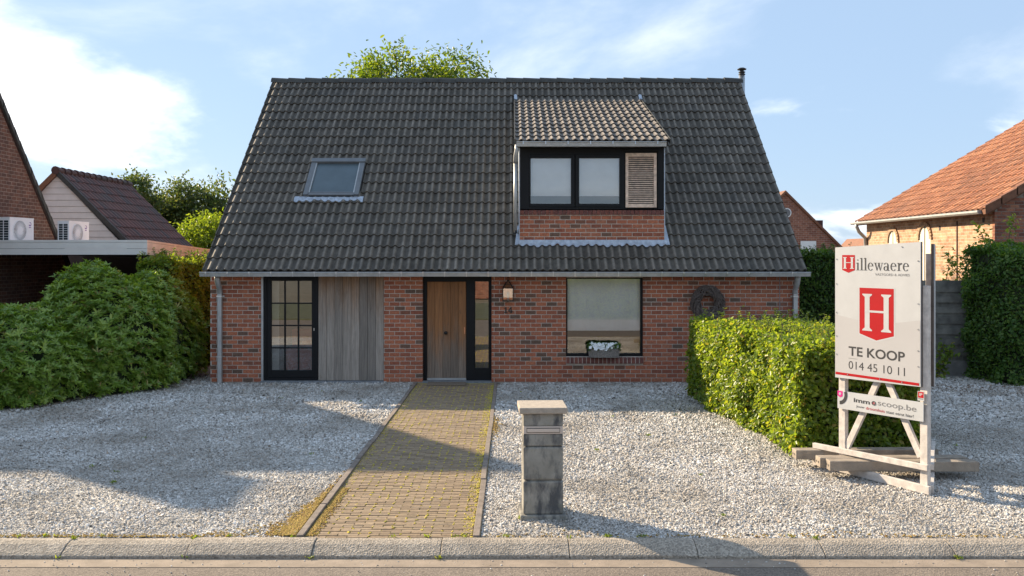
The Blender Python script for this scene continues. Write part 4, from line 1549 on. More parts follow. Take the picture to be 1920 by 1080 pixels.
# gutter of the dormer (kept one level under the dormer)
gy, gz = 17.38, PZ(274.5, 17.4)
m = MB()
pr = [(gy + 0.11, gz + 0.095), (gy + 0.11, gz), (gy + 0.012, gz), (gy, gz + 0.08)]
inn = [(gy + 0.004, gz + 0.08), (gy + 0.016, gz + 0.004), (gy + 0.106, gz + 0.004), (gy + 0.106, gz + 0.095)]
gx_0, gx_1 = PX(968.5, 17.4), PX(1249.5, 17.4)
m.prism([(gx_0, a, b) for a, b in pr + inn], (gx_1 - gx_0, 0, 0))
m.tube([(gx_0, gy - 0.002, gz + 0.085), (gx_1, gy - 0.002, gz + 0.085)], 0.010, 8)
m.build('gutter', 'zinc', dorm)
for i in range(7):
    x = gx_0 + 0.13 + i * 0.43
    m = MB()
    m.box(x - 0.011, x + 0.011, gy - 0.014, gy + 0.10, gz + 0.092, gz + 0.10)
    m.box(x - 0.009, x + 0.009, gy - 0.013, gy - 0.0115, gz + 0.04, gz + 0.098)
    m.build('bracket', 'steel', dorm)
xp = PX(967.5, 17.6)
m = MB()
m.tube([(xp + 0.02, 17.47, gz + 0.04), (xp + 0.015, 17.47, gz - 0.05), (xp - 0.005, 17.50, gz - 0.16), (xp - 0.012, 17.56, gz - 0.24), (xp - 0.012, 17.58, gz - 0.30)], 0.042, 12)
m.tube([(xp - 0.012, 17.58, gz - 0.27), (xp - 0.012, 17.62, PZ(432, 17.6))], 0.036, 12)
m.build('down_pipe', 'zinc', dorm, smooth=True)
m = MB()
m.tube([(xp - 0.012, 17.62, PZ(432, 17.6)), (xp - 0.010, 17.60, PZ(437, 17.6))], 0.034, 12)
m.build('pipe_end', 'rubber', dorm)
# lead apron under the brick front and up the sides
vt = 0.108 * SL
o = apron('lead_apron', dorm, fx0 - 0.07, fx1 + 0.07, vt + 0.075, vt - 0.045, 0.10, n=150)
for X, s in ((fx0 - 0.10, 1), (fx1 + 0.0, 1)):
    m = MB()
    a = rp(X, vt - 0.03, 0.055); b = rp(X, vt + 0.55, 0.05)
    m.prism([a, a + Vector((0.10, 0, 0)), b + Vector((0.085, 0, 0)), b + Vector((0.05, 0, 0))], Nd * 0.012)
    m.build('lead_soaker', 'lead', dorm)

# house number and flue
def font_mesh(body, bold=False):
    cu = bpy.data.curves.new('lettering', 'FONT')
    cu.body = body
    cu.size = 1.0
    cu.resolution_u = 4
    if bold: cu.offset = 0.022
    ob = bpy.data.objects.new('lettering', cu)
    col.objects.link(ob)
    bpy.context.view_layer.update()
    me = bpy.data.meshes.new_from_object(ob.evaluated_get(bpy.context.evaluated_depsgraph_get()))
    vs = np.array([v.co[:] for v in me.vertices]); fs = [tuple(p.vertices) for p in me.polygons]
    bpy.data.objects.remove(ob); bpy.data.curves.remove(cu); bpy.data.meshes.remove(me)
    lo, hi = vs[:, :2].min(0), vs[:, :2].max(0)
    return (vs[:, :2] - lo) / (hi - lo), fs, (hi - lo)


def serif_one(): return [[(0.35, 0), (0.65, 0), (0.65, 1), (0.45, 1), (0.12, 0.82), (0.12, 0.72), (0.35, 0.78)], [(0.05, 0), (0.95, 0), (0.95, 0.12), (0.05, 0.12)]]
nx, nz = PX(944.5, FY), PZ(587, FY)
for kind_, xo in (('1', 0.0), ('4', 0.088)):
    m = MB()
    w_, h_ = 0.082, 0.115
    polys = serif_one() if kind_ == '1' else [[(0.56, 0.0), (0.80, 0.0), (0.80, 1.0), (0.56, 1.0)], [(0.0, 0.24), (1.0, 0.24), (1.0, 0.40), (0.0, 0.40)], [(0.0, 0.40), (0.22, 0.40), (0.60, 0.85), (0.60, 1.0), (0.52, 1.0)], [(0.40, 0.0), (0.96, 0.0), (0.96, 0.1), (0.40, 0.1)]]
    for i, p in enumerate(polys):
        m.prism([(nx + xo + a * w_, FY - 0.012 - 0.001 * i, nz + b * h_) for a, b in p], (0, 0.012, 0))
    m.build('house_number', 'number_dark', house)
fl = sub('flue', house, (5.80, 22.9, 0))
fxx, fyy = PX(1391, 22.9), 22.9
m = MB()
ztop_ = PZ(141, 22.9)
m.tube([(fxx, fyy, 0.0), (fxx, fyy, ztop_)], 0.075, 18)
m.build('flue_pipe', 'steel', fl, smooth=True)
m = MB()
m.lathe((fxx, fyy, ztop_), [(0.06, 0.0), (0.085, 0.01), (0.085, 0.03), (0.06, 0.04), (0.06, 0.06), (0.085, 0.065), (0.085, 0.085), (0.05, 0.095), (0.05, 0.13), (0.11, 0.135), (0.115, 0.155), (0.06, 0.185), (0.01, 0.19)], 18)
m.build('flue_cap', 'rubber', fl, smooth=False)
m = MB()
for zz in (1.5, 3.2, 4.6):
    m.box(XR - 0.02, fxx - 0.07, fyy - 0.02, fyy + 0.02, zz, zz + 0.03)
m.build('wall_bracket', 'steel', fl)

# ================================================================== THINGS ON THE FRONT
# lantern
lx, lz0, lz1 = PX(952.5, 17.35), PZ(564, 17.35), PZ(540, 17.35)
lan = thing('wall_lantern', 'black iron wall lantern with copper back beside the front door', 'lamp', (lx, 17.36, lz0))
m = MB()
w_ = 0.098
for sx in (-1, 1):
    for sy in (17.28, 17.45):
        m.box(lx + sx * w_ - 0.008, lx + sx * w_ + 0.008, sy - 0.008, sy + 0.008, lz0, lz1)
for z in (lz0, lz1):
    for sy in (17.28, 17.45): m.box(lx - w_, lx + w_, sy - 0.0075, sy + 0.0075, z - 0.008, z + 0.008)
    for sx in (-1, 1): m.box(lx + sx * w_ - 0.0075, lx + sx * w_ + 0.0075, 17.28, 17.45, z - 0.0085, z + 0.0085)
m.box(lx - w_, lx + w_, 17.28, 17.45, lz0 - 0.012, lz0 - 0.004)
m.build('cage', 'dark_iron', lan)
m = MB()
apex = (lx, 17.37, lz1 + 0.155)
for sx, sy in ((-1, 17.28), (1, 17.28), (1, 17.45), (-1, 17.45)):
    m.bar((lx + sx * w_, sy, lz1), apex, 0.013, 0.013)
m.bar((lx - w_ * 0.55, 17.30, lz1 + 0.065), (lx + w_ * 0.55, 17.30, lz1 + 0.065), 0.008, 0.008)
m.build('roof_frame', 'dark_iron', lan)
m = MB()
m.tube([(lx + 0.018 * math.cos(t), 17.37, lz1 + 0.17 + 0.02 * math.sin(t)) for t in np.linspace(0, 6.283, 13)], 0.004, 6)
m.bar((lx, 17.37, lz1 + 0.19), (lx, FY, lz1 + 0.21), 0.014, 0.014)
m.build('hanger', 'dark_iron', lan)
m = MB()
m.box(lx - w_ + 0.01, lx + w_ - 0.01, 17.436, 17.441, lz0 + 0.008, lz1 - 0.008)
m.sheet([(lx - w_ + 0.01, 17.44, lz1), (lx + w_ - 0.01, 17.44, lz1), (lx, 17.38, lz1 + 0.13)])
m.build('reflector', 'copper', lan)
m = MB()
m.lathe((lx, 17.36, lz0 + 0.0), [(0.018, 0), (0.018, 0.07), (0.012, 0.075), (0.026, 0.10), (0.028, 0.13), (0.015, 0.16), (0.002, 0.165)], 12)
m.build('bulb', 'slot_cream', lan, smooth=True)
m = MB()
m.sheet([(lx - w_, 17.281, lz0), (lx + w_, 17.281, lz0), (lx + w_, 17.281, lz1), (lx - w_, 17.281, lz1)])
m.build('pane', 'glass', lan)

# wreath of bent twigs
wx_, wz_ = PX(1327, 17.4), PZ(567.5, 17.4)
m = MB()
for s in range(130):
    rr_ = 0.235
    th = random.random() * 6.283
    ph0 = random.random() * 6.283
    amp = 0.105 * math.sqrt(random.uniform(0.25, 1.05))
    tw = random.choice((-1, 1)) * random.uniform(1.0, 2.2)
    arc = random.uniform(2.2, 5.5)
    pts = []
    for i in range(15):
        t = th + arc * i / 14
        ph = ph0 + tw * (t - th)
        r_ = rr_ + amp * math.cos(ph)
        pts.append((wx_ + r_ * math.cos(t), 17.40 + min(0.075, amp * 0.75 * math.sin(ph)), wz_ + r_ * math.sin(t)))
    m.tube(pts, random.uniform(0.004, 0.009), 5)
tag(m.build('twig_wreath', 'twig'), 'dark round wreath of bent twigs hanging on the brick wall', 'wreath')

# wicker basket with white flowers on the sill
bx_, bz_ = PX(1132.5, 17.36), 0.505
bas = thing('flower_basket', 'oval grey wicker basket standing on the brick window sill', 'basket', (bx_, 17.38, bz_))
def oval(rx, ry, z, n=40, c=(bx_, 17.385)): return [(c[0] + rx * math.copysign(abs(math.cos(t)) ** 0.55, math.cos(t)), c[1] + ry * math.copysign(abs(math.sin(t)) ** 0.55, math.sin(t)), z) for t in np.linspace(0, 2 * math.pi, n, endpoint=False)]
nrows = 11
m = MB()
for r_ in range(nrows):
    f_ = r_ / (nrows - 1)
    pts = oval(0.275 + 0.022 * f_, 0.088 + 0.012 * f_, bz_ + 0.008 + 0.145 * f_, 48)
    pts = [(x + (0.004 if (i + r_) % 2 else -0.004) * (1 if x > bx_ else -1), y_ + (0.005 if (i + r_) % 2 else -0.005) * (1 if y_ > 17.385 else -1), z) for i, (x, y_, z) in enumerate(pts)]
    m.tube(pts + [pts[0]], 0.0085, 5)
m.build('woven_side', 'wicker', bas)
m = MB()
pts = oval(0.300, 0.102, bz_ + 0.163, 48)
m.tube(pts + [pts[0]], 0.013, 6)
m.build('rim', 'wicker', bas)
m = MB()
m.prism(oval(0.27, 0.083, bz_ + 0.002, 24), (0, 0, 0.14))
m.build('soil', 'leaf_litter', bas)
flw = thing('flowering_plant', 'white flowers with dark green leaves growing in the basket', 'flowers', (bx_, 17.385, bz_ + 0.14))
nfl = 1400
fp = np.column_stack([bx_ + RNG.uniform(-0.30, 0.30, nfl), 17.385 + RNG.uniform(-0.10, 0.10, nfl), bz_ + 0.15 + RNG.uniform(0, 0.11, nfl)])
f = leaves('foliage', fp, RNG.normal(0, 1, (nfl, 3)) + np.array([0, -0.3, 0.1]), np.tile([0, -0.4, 1.0], (nfl, 1)) + RNG.normal(0, 0.3, (nfl, 3)), 0.045, 0.028, 'leaf_beech_dark', flw)
f['kind'] = 'stuff'
for i in range(95):
    m = MB()
    c_ = Vector((bx_ + random.uniform(-0.27, 0.27), 17.285 + random.uniform(-0.03, 0.12), bz_ + 0.16 + random.uniform(0.0, 0.10)))
    if abs(c_.x - bx_) > 0.30: continue
    nrm = Vector((random.uniform(-0.5, 0.5), -1, random.uniform(-0.1, 0.9))).normalized()
    s_ = nrm.cross(Vector((0, 0, 1))).normalized(); u_ = s_.cross(nrm)
    rr_ = random.uniform(0.026, 0.042)
    a0 = random.random()
    for kp in range(5):
        t = a0 + kp * 1.2566
        d_ = s_ * math.cos(t) + u_ * math.sin(t); e_ = s_ * -math.sin(t) + u_ * math.cos(t)
        m.add([c_, c_ + d_ * rr_ * 0.6 + e_ * rr_ * 0.5 + nrm * 0.006, c_ + d_ * rr_ * 1.05 + e_ * rr_ * 0.22 + nrm * 0.004, c_ + d_ * rr_ * 1.05 - e_ * rr_ * 0.22 + nrm * 0.004, c_ + d_ * rr_ * 0.6 - e_ * rr_ * 0.5 + nrm * 0.006], [(0, 1, 2, 3, 4)])
    m.build('flower', 'petal', flw)

# door mat
m = MB()
m.box(PX(802, 17.35), PX(874, 17.35), 17.05, 17.44, 0.004, 0.028)
tag(m.build('door_mat', 'mat_fibre', bevel=0.006), 'worn brown door mat lying before the plank front door', 'door mat')

# ================================================================== LETTERBOX PILLAR
LYc = 8.66
lbx = PX(1017, 8.5)
lb = thing('letterbox_pillar', 'weathered grey concrete letterbox pillar with a pale capstone', 'letterbox', (lbx, LYc, 0))
lb.rotation_euler = (0, 0, R(2.2))
def lbox(name, hw, z0, z1, mat, bevel=0.006, y0=None, y1=None, x0=None, x1=None):
    m = MB()
    m.box(lbx - hw if x0 is None else lbx + x0, lbx + hw if x1 is None else lbx + x1, LYc - hw if y0 is None else LYc + y0, LYc + hw if y1 is None else LYc + y1, z0, z1)
    return m.build(name, mat, lb, bevel=bevel)
lbox('plinth', 0.218, -0.02, 0.040, 'pillar_concrete', 0.012)
hw = 0.188
lbox('core', hw - 0.022, 0.042, 0.98, 'pillar_concrete', 0.0)
lbox('block', hw, 0.040, 0.352, 'pillar_concrete', 0.016)
lbox('block', hw - 0.001, 0.362, 0.672, 'pillar_concrete', 0.016)
lbox('lower_panel', hw - 0.002, 0.682, 0.792, 'pillar_concrete', 0.008)
lbox('upper_panel', hw - 0.0015, 0.868, 0.985, 'pillar_concrete', 0.008)
lbox('inner_block', hw - 0.012, 0.791, 0.869, 'soffit_dark', 0.0, y0=-hw + 0.03)
for sx in (-1, 1):
    lbox('side_slab', 0, 0.7922, 0.8678, 'pillar_concrete', 0.0, x0=(sx * (hw - 0.003) if sx < 0 else hw - 0.02), x1=(-hw + 0.02 if sx < 0 else hw - 0.003), y0=-hw + 0.006, y1=hw - 0.006)
o = lbox('mail_slot', 0, 0.795, 0.866, 'slot_cream', 0.003, x0=-hw + 0.002, x1=hw - 0.003, y0=-hw - 0.004, y1=-hw + 0.029)
m = MB()
m.box(lbx - hw + 0.036, lbx + hw - 0.036, LYc - hw - 0.012, LYc - hw - 0.0075, 0.813, 0.846)
fl_ = m.build('slot_flap', 'slot_cream', o, bevel=0.002)
m = MB()
m.box(lbx - hw + 0.032, lbx + hw - 0.032, LYc - hw - 0.0074, LYc - hw - 0.0041, 0.808, 0.852)
m.build('slot_gap', 'soffit_dark', o)
lbox('capstone', 0.226, 0.987, 1.045, 'cap_stone', 0.008)

# ================================================================== FOR SALE SIGN
VX = Vector((4.30, 9.36, 0))                        # the point of the V, towards the street
uA = Vector((3.71, 10.37, 0)) - Vector((4.25, 9.40, 0)); uA.normalize()      # arm to the back left
uB = Vector((0.430, 0.903, 0)); uB.normalize()                              # arm to the back right
sgn = thing('for_sale_sign', 'white V-shaped for sale board with red crest on a timber frame', 'sign', VX)
zB, zT = 1.10, 2.585
WB = 1.11
A0 = Vector((4.25, 9.40, 0))


def on_a(u, z, h):
    """board A: u 0..1 from its left (far) edge to its right edge, z height, h out of the face"""
    nA = Vector((-uA.y, uA.x, 0)); nA = nA if nA.y < 0 else -nA
    return A0 + uA * (WB * (1 - u)) + nA * h + Vector((0, 0, z))


nA = on_a(0.5, 0, 1) - on_a(0.5, 0, 0)
nB = Vector((uB.y, -uB.x, 0))
B0 = Vector((4.365, 9.43, 0))
m = MB()
m.prism([on_a(0, zB - 0.03, 0), on_a(1, zB, 0), on_a(1, zT + 0.02, 0), on_a(0, zT - 0.03, 0)], nA * 0.012)
m.build('board', 'sign_white', sgn)
m = MB()
m.prism([on_a(0, zB, -0.014), on_a(1.004, zB, -0.014), on_a(1.004, zT + 0.022, -0.014), on_a(0, zT - 0.028, -0.014)], nA * 0.0135)
m.build('board_backing', 'sign_edge', sgn)
m = MB()
m.prism([B0 + Vector((0, 0, zB)), B0 + uB * WB + Vector((0, 0, zB)), B0 + uB * WB + Vector((0, 0, zT)), B0 + Vector((0, 0, zT))], nB * 0.026)
m.build('board', 'sign_edge', sgn)
m = MB()
m.prism([B0 + nB * 0.027 + Vector((0, 0, zB)), B0 + nB * 0.027 + uB * WB + Vector((0, 0, zB)), B0 + nB * 0.027 + uB * WB + Vector((0, 0, zT)), B0 + nB * 0.027 + Vector((0, 0, zT))], nB * 0.008)
m.build('board_facing', 'sign_white', sgn)
Hh = zT - zB
def Zv(v): return zT - v * Hh
def S2U(s): return s * 1.103 / (s * 1.103 + (1 - s))
def flat(name, polys, mat, h=0.0135):
    m = MB()
    for i, p in enumerate(polys):
        m.sheet([on_a(u, z, h + 0.00015 * i) for u, z in p])
    return m.build(name, mat, sgn)
# grey lower field with a chevron edge
flat('grey_field', [[(0.003, Zv(0.995)), (0.997, Zv(0.978)), (0.997, Zv(0.535)), (S2U(0.5), Zv(0.590)), (0.003, Zv(0.535))]], 'sign_grey', 0.0130)
def shield(u0, u1, v0, v1, tip): return [(u0, Zv(v1)), ((u0 + u1) / 2, Zv(tip)), (u1, Zv(v1)), (u1, Zv(v0)), (u0, Zv(v0))]
def letter_H(u0, u1, v0, v1, st):
    w = u1 - u0; z0, z1 = Zv(v1), Zv(v0); hh = z1 - z0
    P = []
    for a in (u0 + w * 0.06, u1 - w * 0.06 - st):
        P.append([(a, z0), (a + st, z0), (a + st, z1), (a, z1)])
        ov_ = w * 0.09
        for zz, up_ in ((z0, 1), (z1, -1)):
            P.append([(a - ov_, zz), (a + st + ov_, zz), (a + st + ov_, zz + up_ * hh * 0.028), (a + st, zz + up_ * hh * 0.085), (a, zz + up_ * hh * 0.085), (a - ov_, zz + up_ * hh * 0.028)])
    zm = z0 + hh * 0.53
    P.append([(u0 + w * 0.06, zm - hh * 0.028), (u1 - w * 0.06, zm - hh * 0.028), (u1 - w * 0.06, zm + hh * 0.028), (u0 + w * 0.06, zm + hh * 0.028)])
    return [p if (lambda q: sum(q[i][0] * q[(i + 1) % len(q)][1] - q[(i + 1) % len(q)][0] * q[i][1] for i in range(len(q))) > 0)(p) else p[::-1] for p in P]
us = [S2U(s) for s in (0.083, 0.231)]
flat('small_crest', [shield(us[0], us[1], 0.078, 0.192, 0.213)], 'sign_red', 0.0136)
flat('crest_letter', letter_H(us[0] + 0.014, us[1] - 0.014, 0.094, 0.182, 0.026), 'sign_white', 0.0142)
ub = [S2U(s) for s in (0.286, 0.688)]
flat('large_crest_edge', [shield(ub[0] - 0.012, ub[1] + 0.012, 0.315, 0.672, 0.718)], 'sign_white', 0.0134)
flat('large_crest', [shield(ub[0], ub[1], 0.322, 0.664, 0.706)], 'sign_red', 0.0140)
flat('large_letter', letter_H(ub[0] + 0.045, ub[1] - 0.038, 0.366, 0.640, 0.058), 'sign_white', 0.0148)
flat('red_strip', [[(0.006, Zv(0.995)), (0.985, Zv(0.994)), (0.985, Zv(0.975)), (0.006, Zv(0.976))]], 'sign_red', 0.0138)
flat('underline', [[(S2U(0.158), Zv(0.861)), (S2U(0.262), Zv(0.861)), (S2U(0.262), Zv(0.858)), (S2U(0.158), Zv(0.858))]], 'sign_ink_light', 0.0138)


def text_on(body, u0, u1, z0, z1, mat, h=0.0138, bold=False, name='lettering', slope=0.0):
    t, fs, _ = font_mesh(body, bold)
    if name != 'letter':
        m = MB()
        m.add([on_a(u0 + (u1 - u0) * a, z0 + (z1 - z0) * b + slope * a, h) for a, b in t], fs)
        return m.build(name, mat, sgn)
    # one mesh for each letter: faces that share vertices or stand above one another
    par = list(range(len(t)))
    def find(a):
        while par[a] != a: a = par[a]
        return a
    for f_ in fs:
        for b in f_[1:]: par[find(b)] = find(f_[0])
    isl = {}
    for f_ in fs: isl.setdefault(find(f_[0]), []).append(f_)
    items = sorted(([min(t[i][0] for f_ in fl for i in f_), max(t[i][0] for f_ in fl for i in f_), fl] for fl in isl.values()), key=lambda q: q[0])
    merged = []
    for it in items:
        if merged and it[0] < merged[-1][1] - 0.003: merged[-1][1] = max(merged[-1][1], it[1]); merged[-1][2] = merged[-1][2] + it[2]
        else: merged.append(it)
    for a_, b_, fl in merged:
        ids = sorted({i for f_ in fl for i in f_}); mp_ = {o_: n_ for n_, o_ in enumerate(ids)}
        m = MB()
        m.add([on_a(u0 + (u1 - u0) * t[i][0], z0 + (z1 - z0) * t[i][1], h) for i in ids], [tuple(mp_[i] for i in f_) for f_ in fl])
        m.build('letter', mat, sgn)


text_on('TE KOOP', S2U(0.158), S2U(0.818), Zv(0.840), Zv(0.768), 'sign_ink', bold=True, name='letter')
text_on('014 45 10 11', S2U(0.158), S2U(0.818), Zv(0.940), Zv(0.880), 'sign_ink', name='letter')
text_on('VASTGOED & ADVIES', S2U(0.468), S2U(0.872), Zv(0.229), Zv(0.212), 'sign_ink_light')


# condensed roman letters for the name
def ring(cx, cy, rx, ry, ix, iy, a0, a1, n=20, ox=0.0):
    o = []
    for i in range(n):
        t0, t1 = a0 + (a1 - a0) * i / n, a0 + (a1 - a0) * (i + 1) / n
        o.append([(cx + ox + ix * math.cos(t0), cy + iy * math.sin(t0)), (cx + rx * math.cos(t0), cy + ry * math.sin(t0)), (cx + rx * math.cos(t1), cy + ry * math.sin(t1)), (cx + ox + ix * math.cos(t1), cy + iy * math.sin(t1))])
    return o


def rect(a, b, c, d): return [(a, c), (b, c), (b, d), (a, d)]
def glyph(ch):
    s = 0.15
    if ch in 'il':
        h = 1.0 if ch == 'i' else 1.62
        g_ = [rect(0.12, 0.12 + s, 0, h), rect(0, 0.39, 0, 0.05), [(0.0, h - 0.10), (0.12, h - 0.12), (0.12, h), (0.0, h - 0.06)]]
        if ch == 'i': g_.append([(0.10, 1.34), (0.195, 1.24), (0.29, 1.34), (0.195, 1.44)])
        return g_, 0.44
    if ch == 'e':
        return ring(0.33, 0.5, 0.32, 0.52, 0.18, 0.46, R(8), R(320)) + [rect(0.12, 0.64, 0.54, 0.60)], 0.72
    if ch == 'a':
        return ring(0.25, 0.28, 0.25, 0.30, 0.12, 0.24, 0, 2 * math.pi) + ring(0.28, 0.72, 0.25, 0.30, 0.12, 0.25, R(-5), R(165)) + [rect(0.40, 0.40 + s, 0.06, 0.75), [(0.46, 0.0), (0.66, 0.0), (0.66, 0.05), (0.55, 0.10)]], 0.74
    if ch == 'r':
        return [rect(0.12, 0.12 + s, 0, 1.0), rect(0, 0.42, 0, 0.05), rect(0.0, 0.13, 0.94, 1.0), [(0.27, 0.66), (0.34, 0.76), (0.44, 0.84), (0.42, 1.0), (0.30, 0.92)], ] + ring(0.46, 0.91, 0.085, 0.10, 0.0, 0.0, 0, 6.283, 10), 0.60
    if ch == 'w':
        return [[(0.06, 1.0), (0.30, 0.0), (0.37, 0.0), (0.22, 1.0)], [(0.33, 0.0), (0.37, 0.0), (0.54, 0.85), (0.50, 0.95)], [(0.44, 1.0), (0.66, 0.0), (0.73, 0.0), (0.60, 1.0)], [(0.69, 0.0), (0.73, 0.0), (0.94, 1.0), (0.89, 1.0)], rect(-0.02, 0.32, 0.95, 1.0), rect(0.40, 0.70, 0.95, 1.0), rect(0.80, 1.04, 0.95, 1.0)], 1.06
x_ = sum(glyph(ch)[1] for ch in 'illewaere')
u0, u1 = S2U(0.246), S2U(0.872)
zb_, xh = Zv(0.192), 0.057 * Hh
xo_ = 0.0
for ch in 'illewaere':
    g_, adv = glyph(ch)
    m = MB()
    for i, p in enumerate(g_):
        if sum(p[j][0] * p[(j + 1) % len(p)][1] - p[(j + 1) % len(p)][0] * p[j][1] for j in range(len(p))) < 0: p = p[::-1]
        m.sheet([on_a(u0 + (u1 - u0) * (xo_ + a) / x_, zb_ + b * xh, 0.0138 + 0.00004 * (i % 9)) for a, b in p])
    m.build('letter', 'sign_ink', sgn)
    xo_ += adv
# bolts round the edge
for u, v in ((0.02, 0.11), (0.80, 0.02), (0.975, 0.12), (0.02, 0.30), (0.02, 0.52), (0.02, 0.70), (0.02, 0.84), (0.975, 0.42), (0.975, 0.60), (0.975, 0.75), (0.975, 0.86), (0.16, 0.985), (0.55, 0.985), (0.80, 0.985)):
    m = MB()
    c_ = on_a(u, Zv(v), 0.0145)
    s_ = uA * 0.007
    m.prism([c_ + s_ * math.cos(t) + Vector((0, 0, 0.007 * math.sin(t))) for t in np.linspace(0, 6.283, 9)[:-1]], nA * 0.004)
    m.build('bolt', 'bolt', sgn)
# second plate
PZ0, PZ1 = 0.735, 0.935
m = MB()
m.prism([on_a(0.03, PZ0 - 0.012, 0.002), on_a(1.03, PZ0 + 0.008, 0.002), on_a(1.03, PZ1 + 0.008, 0.002), on_a(0.03, PZ1 - 0.012, 0.002)], nA * 0.010)
m.build('web_plate', 'sign_white', sgn)
text_on('imm', 0.235, 0.43, 0.825, 0.872, 'sign_ink', bold=True, name='letter')
text_on('scoop.be', 0.525, 0.955, 0.815, 0.893, 'sign_ink_light', name='letter')
P_ = ring(0.478, 0.848, 0.026, 0.026 * 0.9, 0.016, 0.014, 0, 6.283, 18)
flat('round_letter', P_, 'sign_ink', 0.0136)
flat('round_letter_centre', ring(0.478, 0.848, 0.012, 0.010, 0.006, 0.005, 0, 6.283, 12), 'sign_red', 0.0136)
text_on('Jouw', 0.265, 0.365, 0.762, 0.797, 'sign_ink')
text_on('droomhuis', 0.385, 0.605, 0.765, 0.797, 'sign_red')
text_on('staat eerst hier!', 0.622, 0.925, 0.765, 0.797, 'sign_ink')
flat('logo_arc', ring(0.055, 0.885, 0.10, 0.115, 0.065, 0.075, R(-88), R(24), 14), 'sign_ink', 0.0136)
flat('logo_pin', [shield(0.032, 0.095, 0, 0, 0)] if False else [[(0.032, 0.868), (0.064, 0.850), (0.096, 0.868), (0.096, 0.925), (0.032, 0.924)]], 'magenta', 0.0138)
flat('logo_dot', ring(0.064, 0.892, 0.014, 0.016, 0.0, 0.0, 0, 6.283, 14), 'sign_white', 0.0142)
m = MB()
m.prism([on_a(0.965, 0.955, 0.004), on_a(1.035, 0.957, 0.004), on_a(1.035, 1.055, 0.004), on_a(0.965, 1.053, 0.004)], nA * 0.004)
m.build('small_badge', 'sign_white', sgn)
flat('badge_field', [[(0.970, 0.985), (1.030, 0.987), (1.030, 1.050), (0.970, 1.048)]], 'sign_red', 0.0086)
text_on('IP', 0.983, 1.017, 1.005, 1.036, 'sign_white', 0.0090, True)
flat('badge_line', [[(0.974, 0.972), (1.026, 0.973), (1.026, 0.979), (0.974, 0.978)]], 'sign_ink', 0.0088)


# timber frame: both arms
def tim(name, p, q_, w, h, up=(0, 0, 1)):
    m = MB(); m.bar(p, q_, w, h, up)
    return m.build(name, 'white_paint', sgn, bevel=0.003)
Z = lambda z: Vector((0, 0, z))
for (o0, ud, nn) in ((A0 - uA * 0.045 - nA * 0.045, uA, nA), (B0 - uB * 0.02 - nB * 0.04, uB, nB)):
    near = o0 + ud * 0.03
    far = o0 + ud * 1.085
    isA = ud is uA
    tim('post', near + Z(0.005), near + Z(2.15), 0.088, 0.055, nn)
    tim('post', far + Z(0.13), far + Z(zT - 0.1), 0.088, 0.055, nn)
    tim('brace', far + Z(0.28) - ud * 0.05, o0 + ud * 0.60 + Z(zB + 0.02), 0.07, 0.035, nn)
    tim('brace', near + Z(0.36) + ud * 0.05, o0 + ud * 0.50 + Z(zB + 0.02), 0.07, 0.035, nn)
    tim('rail', o0 + ud * 0.08 + Z(zB + 0.15), o0 + ud * 1.04 + Z(zB + 0.15), 0.045, 0.07)
    if isA: tim('rail', o0 + ud * 0.08 + Z(zT - 0.2), o0 + ud * 1.04 + Z(zT - 0.2), 0.045, 0.07)
    off = nn * 0.048
    tim('ground_beam', o0 - ud * 0.06 + off + Z(0.045), o0 + ud * 1.48 + off + Z(0.045), 0.04, 0.085)
    tim('upper_beam', o0 - ud * 0.04 + off + Z(0.275), o0 + ud * 1.48 + off + Z(0.232), 0.04, 0.06)

# concrete weights laid across the ground beams
for i, (yc, xa, xb, zc, lab) in enumerate(((10.02, 3.50, 5.13, 0.145, 'concrete beam at the foot of the for sale sign, nearest the street'), (10.20, 3.44, 5.10, 0.147, 'middle one of three concrete beams weighing down the for sale sign'), (10.62, 3.30, 4.98, 0.144, 'concrete beam under the for sale sign, nearest the beech hedge'))):
    m = MB()
    hw_, hh_ = 0.076, 0.055
    m.box(xa, xb, yc - hw_, yc + hw_, zc - hh_, zc + hh_)
    root = m.build('concrete_beam', 'weight_concrete', None, bevel=0.008)
    root.rotation_euler = (0, 0, R((-1.2, 0.8, 1.5)[i]))
    tag(root, lab, 'beam', 'concrete weights of the sign')
    m = MB()
    for dy in (-0.03, 0.03):
        m.tube([(xa - 0.002, yc + dy, zc), (xa + 0.02, yc + dy, zc)], 0.014, 10)
    hpart = m.build('end_hole', 'soffit_dark', root)

# ================================================================== HEDGES AND SHRUBS
hedge('beech_hedge', 'sunlit low clipped beech hedge behind the for sale board', [(3.12, 15.9), (3.20, 14.4), (3.30, 13.0), (3.42, 12.8), (3.52, 11.05), (5.08, 11.25), (5.0, 15.9)], 0.0, 1.31, 2100, 0.062, 'leaf_beech', amp=0.09, shoots=110)
hedge('tall_hedge', 'tall clipped dark green hedge right of the wooden fence', [(9.16, 18.3), (9.42, 17.2), (12.6, 15.7), (13.2, 17.4), (10.2, 19.2)], 0.0, 2.58, 1300, 0.068, 'leaf_beech_dark', amp=0.17, shoots=60)
hedge('garden_hedge', 'dark green hedge beyond the right gable of the brick house', [(6.35, 21.0), (7.9, 20.8), (7.9, 22.0), (6.35, 22.2)], 0.0, 2.50, 900, 0.075, 'leaf_beech_dark', amp=0.06, shoots=30)
hedge('boundary_hedge', 'clipped hedge with sunlit yellow top behind the rhododendron', [(-7.55, 18.2), (-6.85, 18.3), (-6.55, 22.5), (-7.30, 22.6)], 0.0, 2.36, 950, 0.075, 'leaf_beech', amp=0.07, shoots=60)

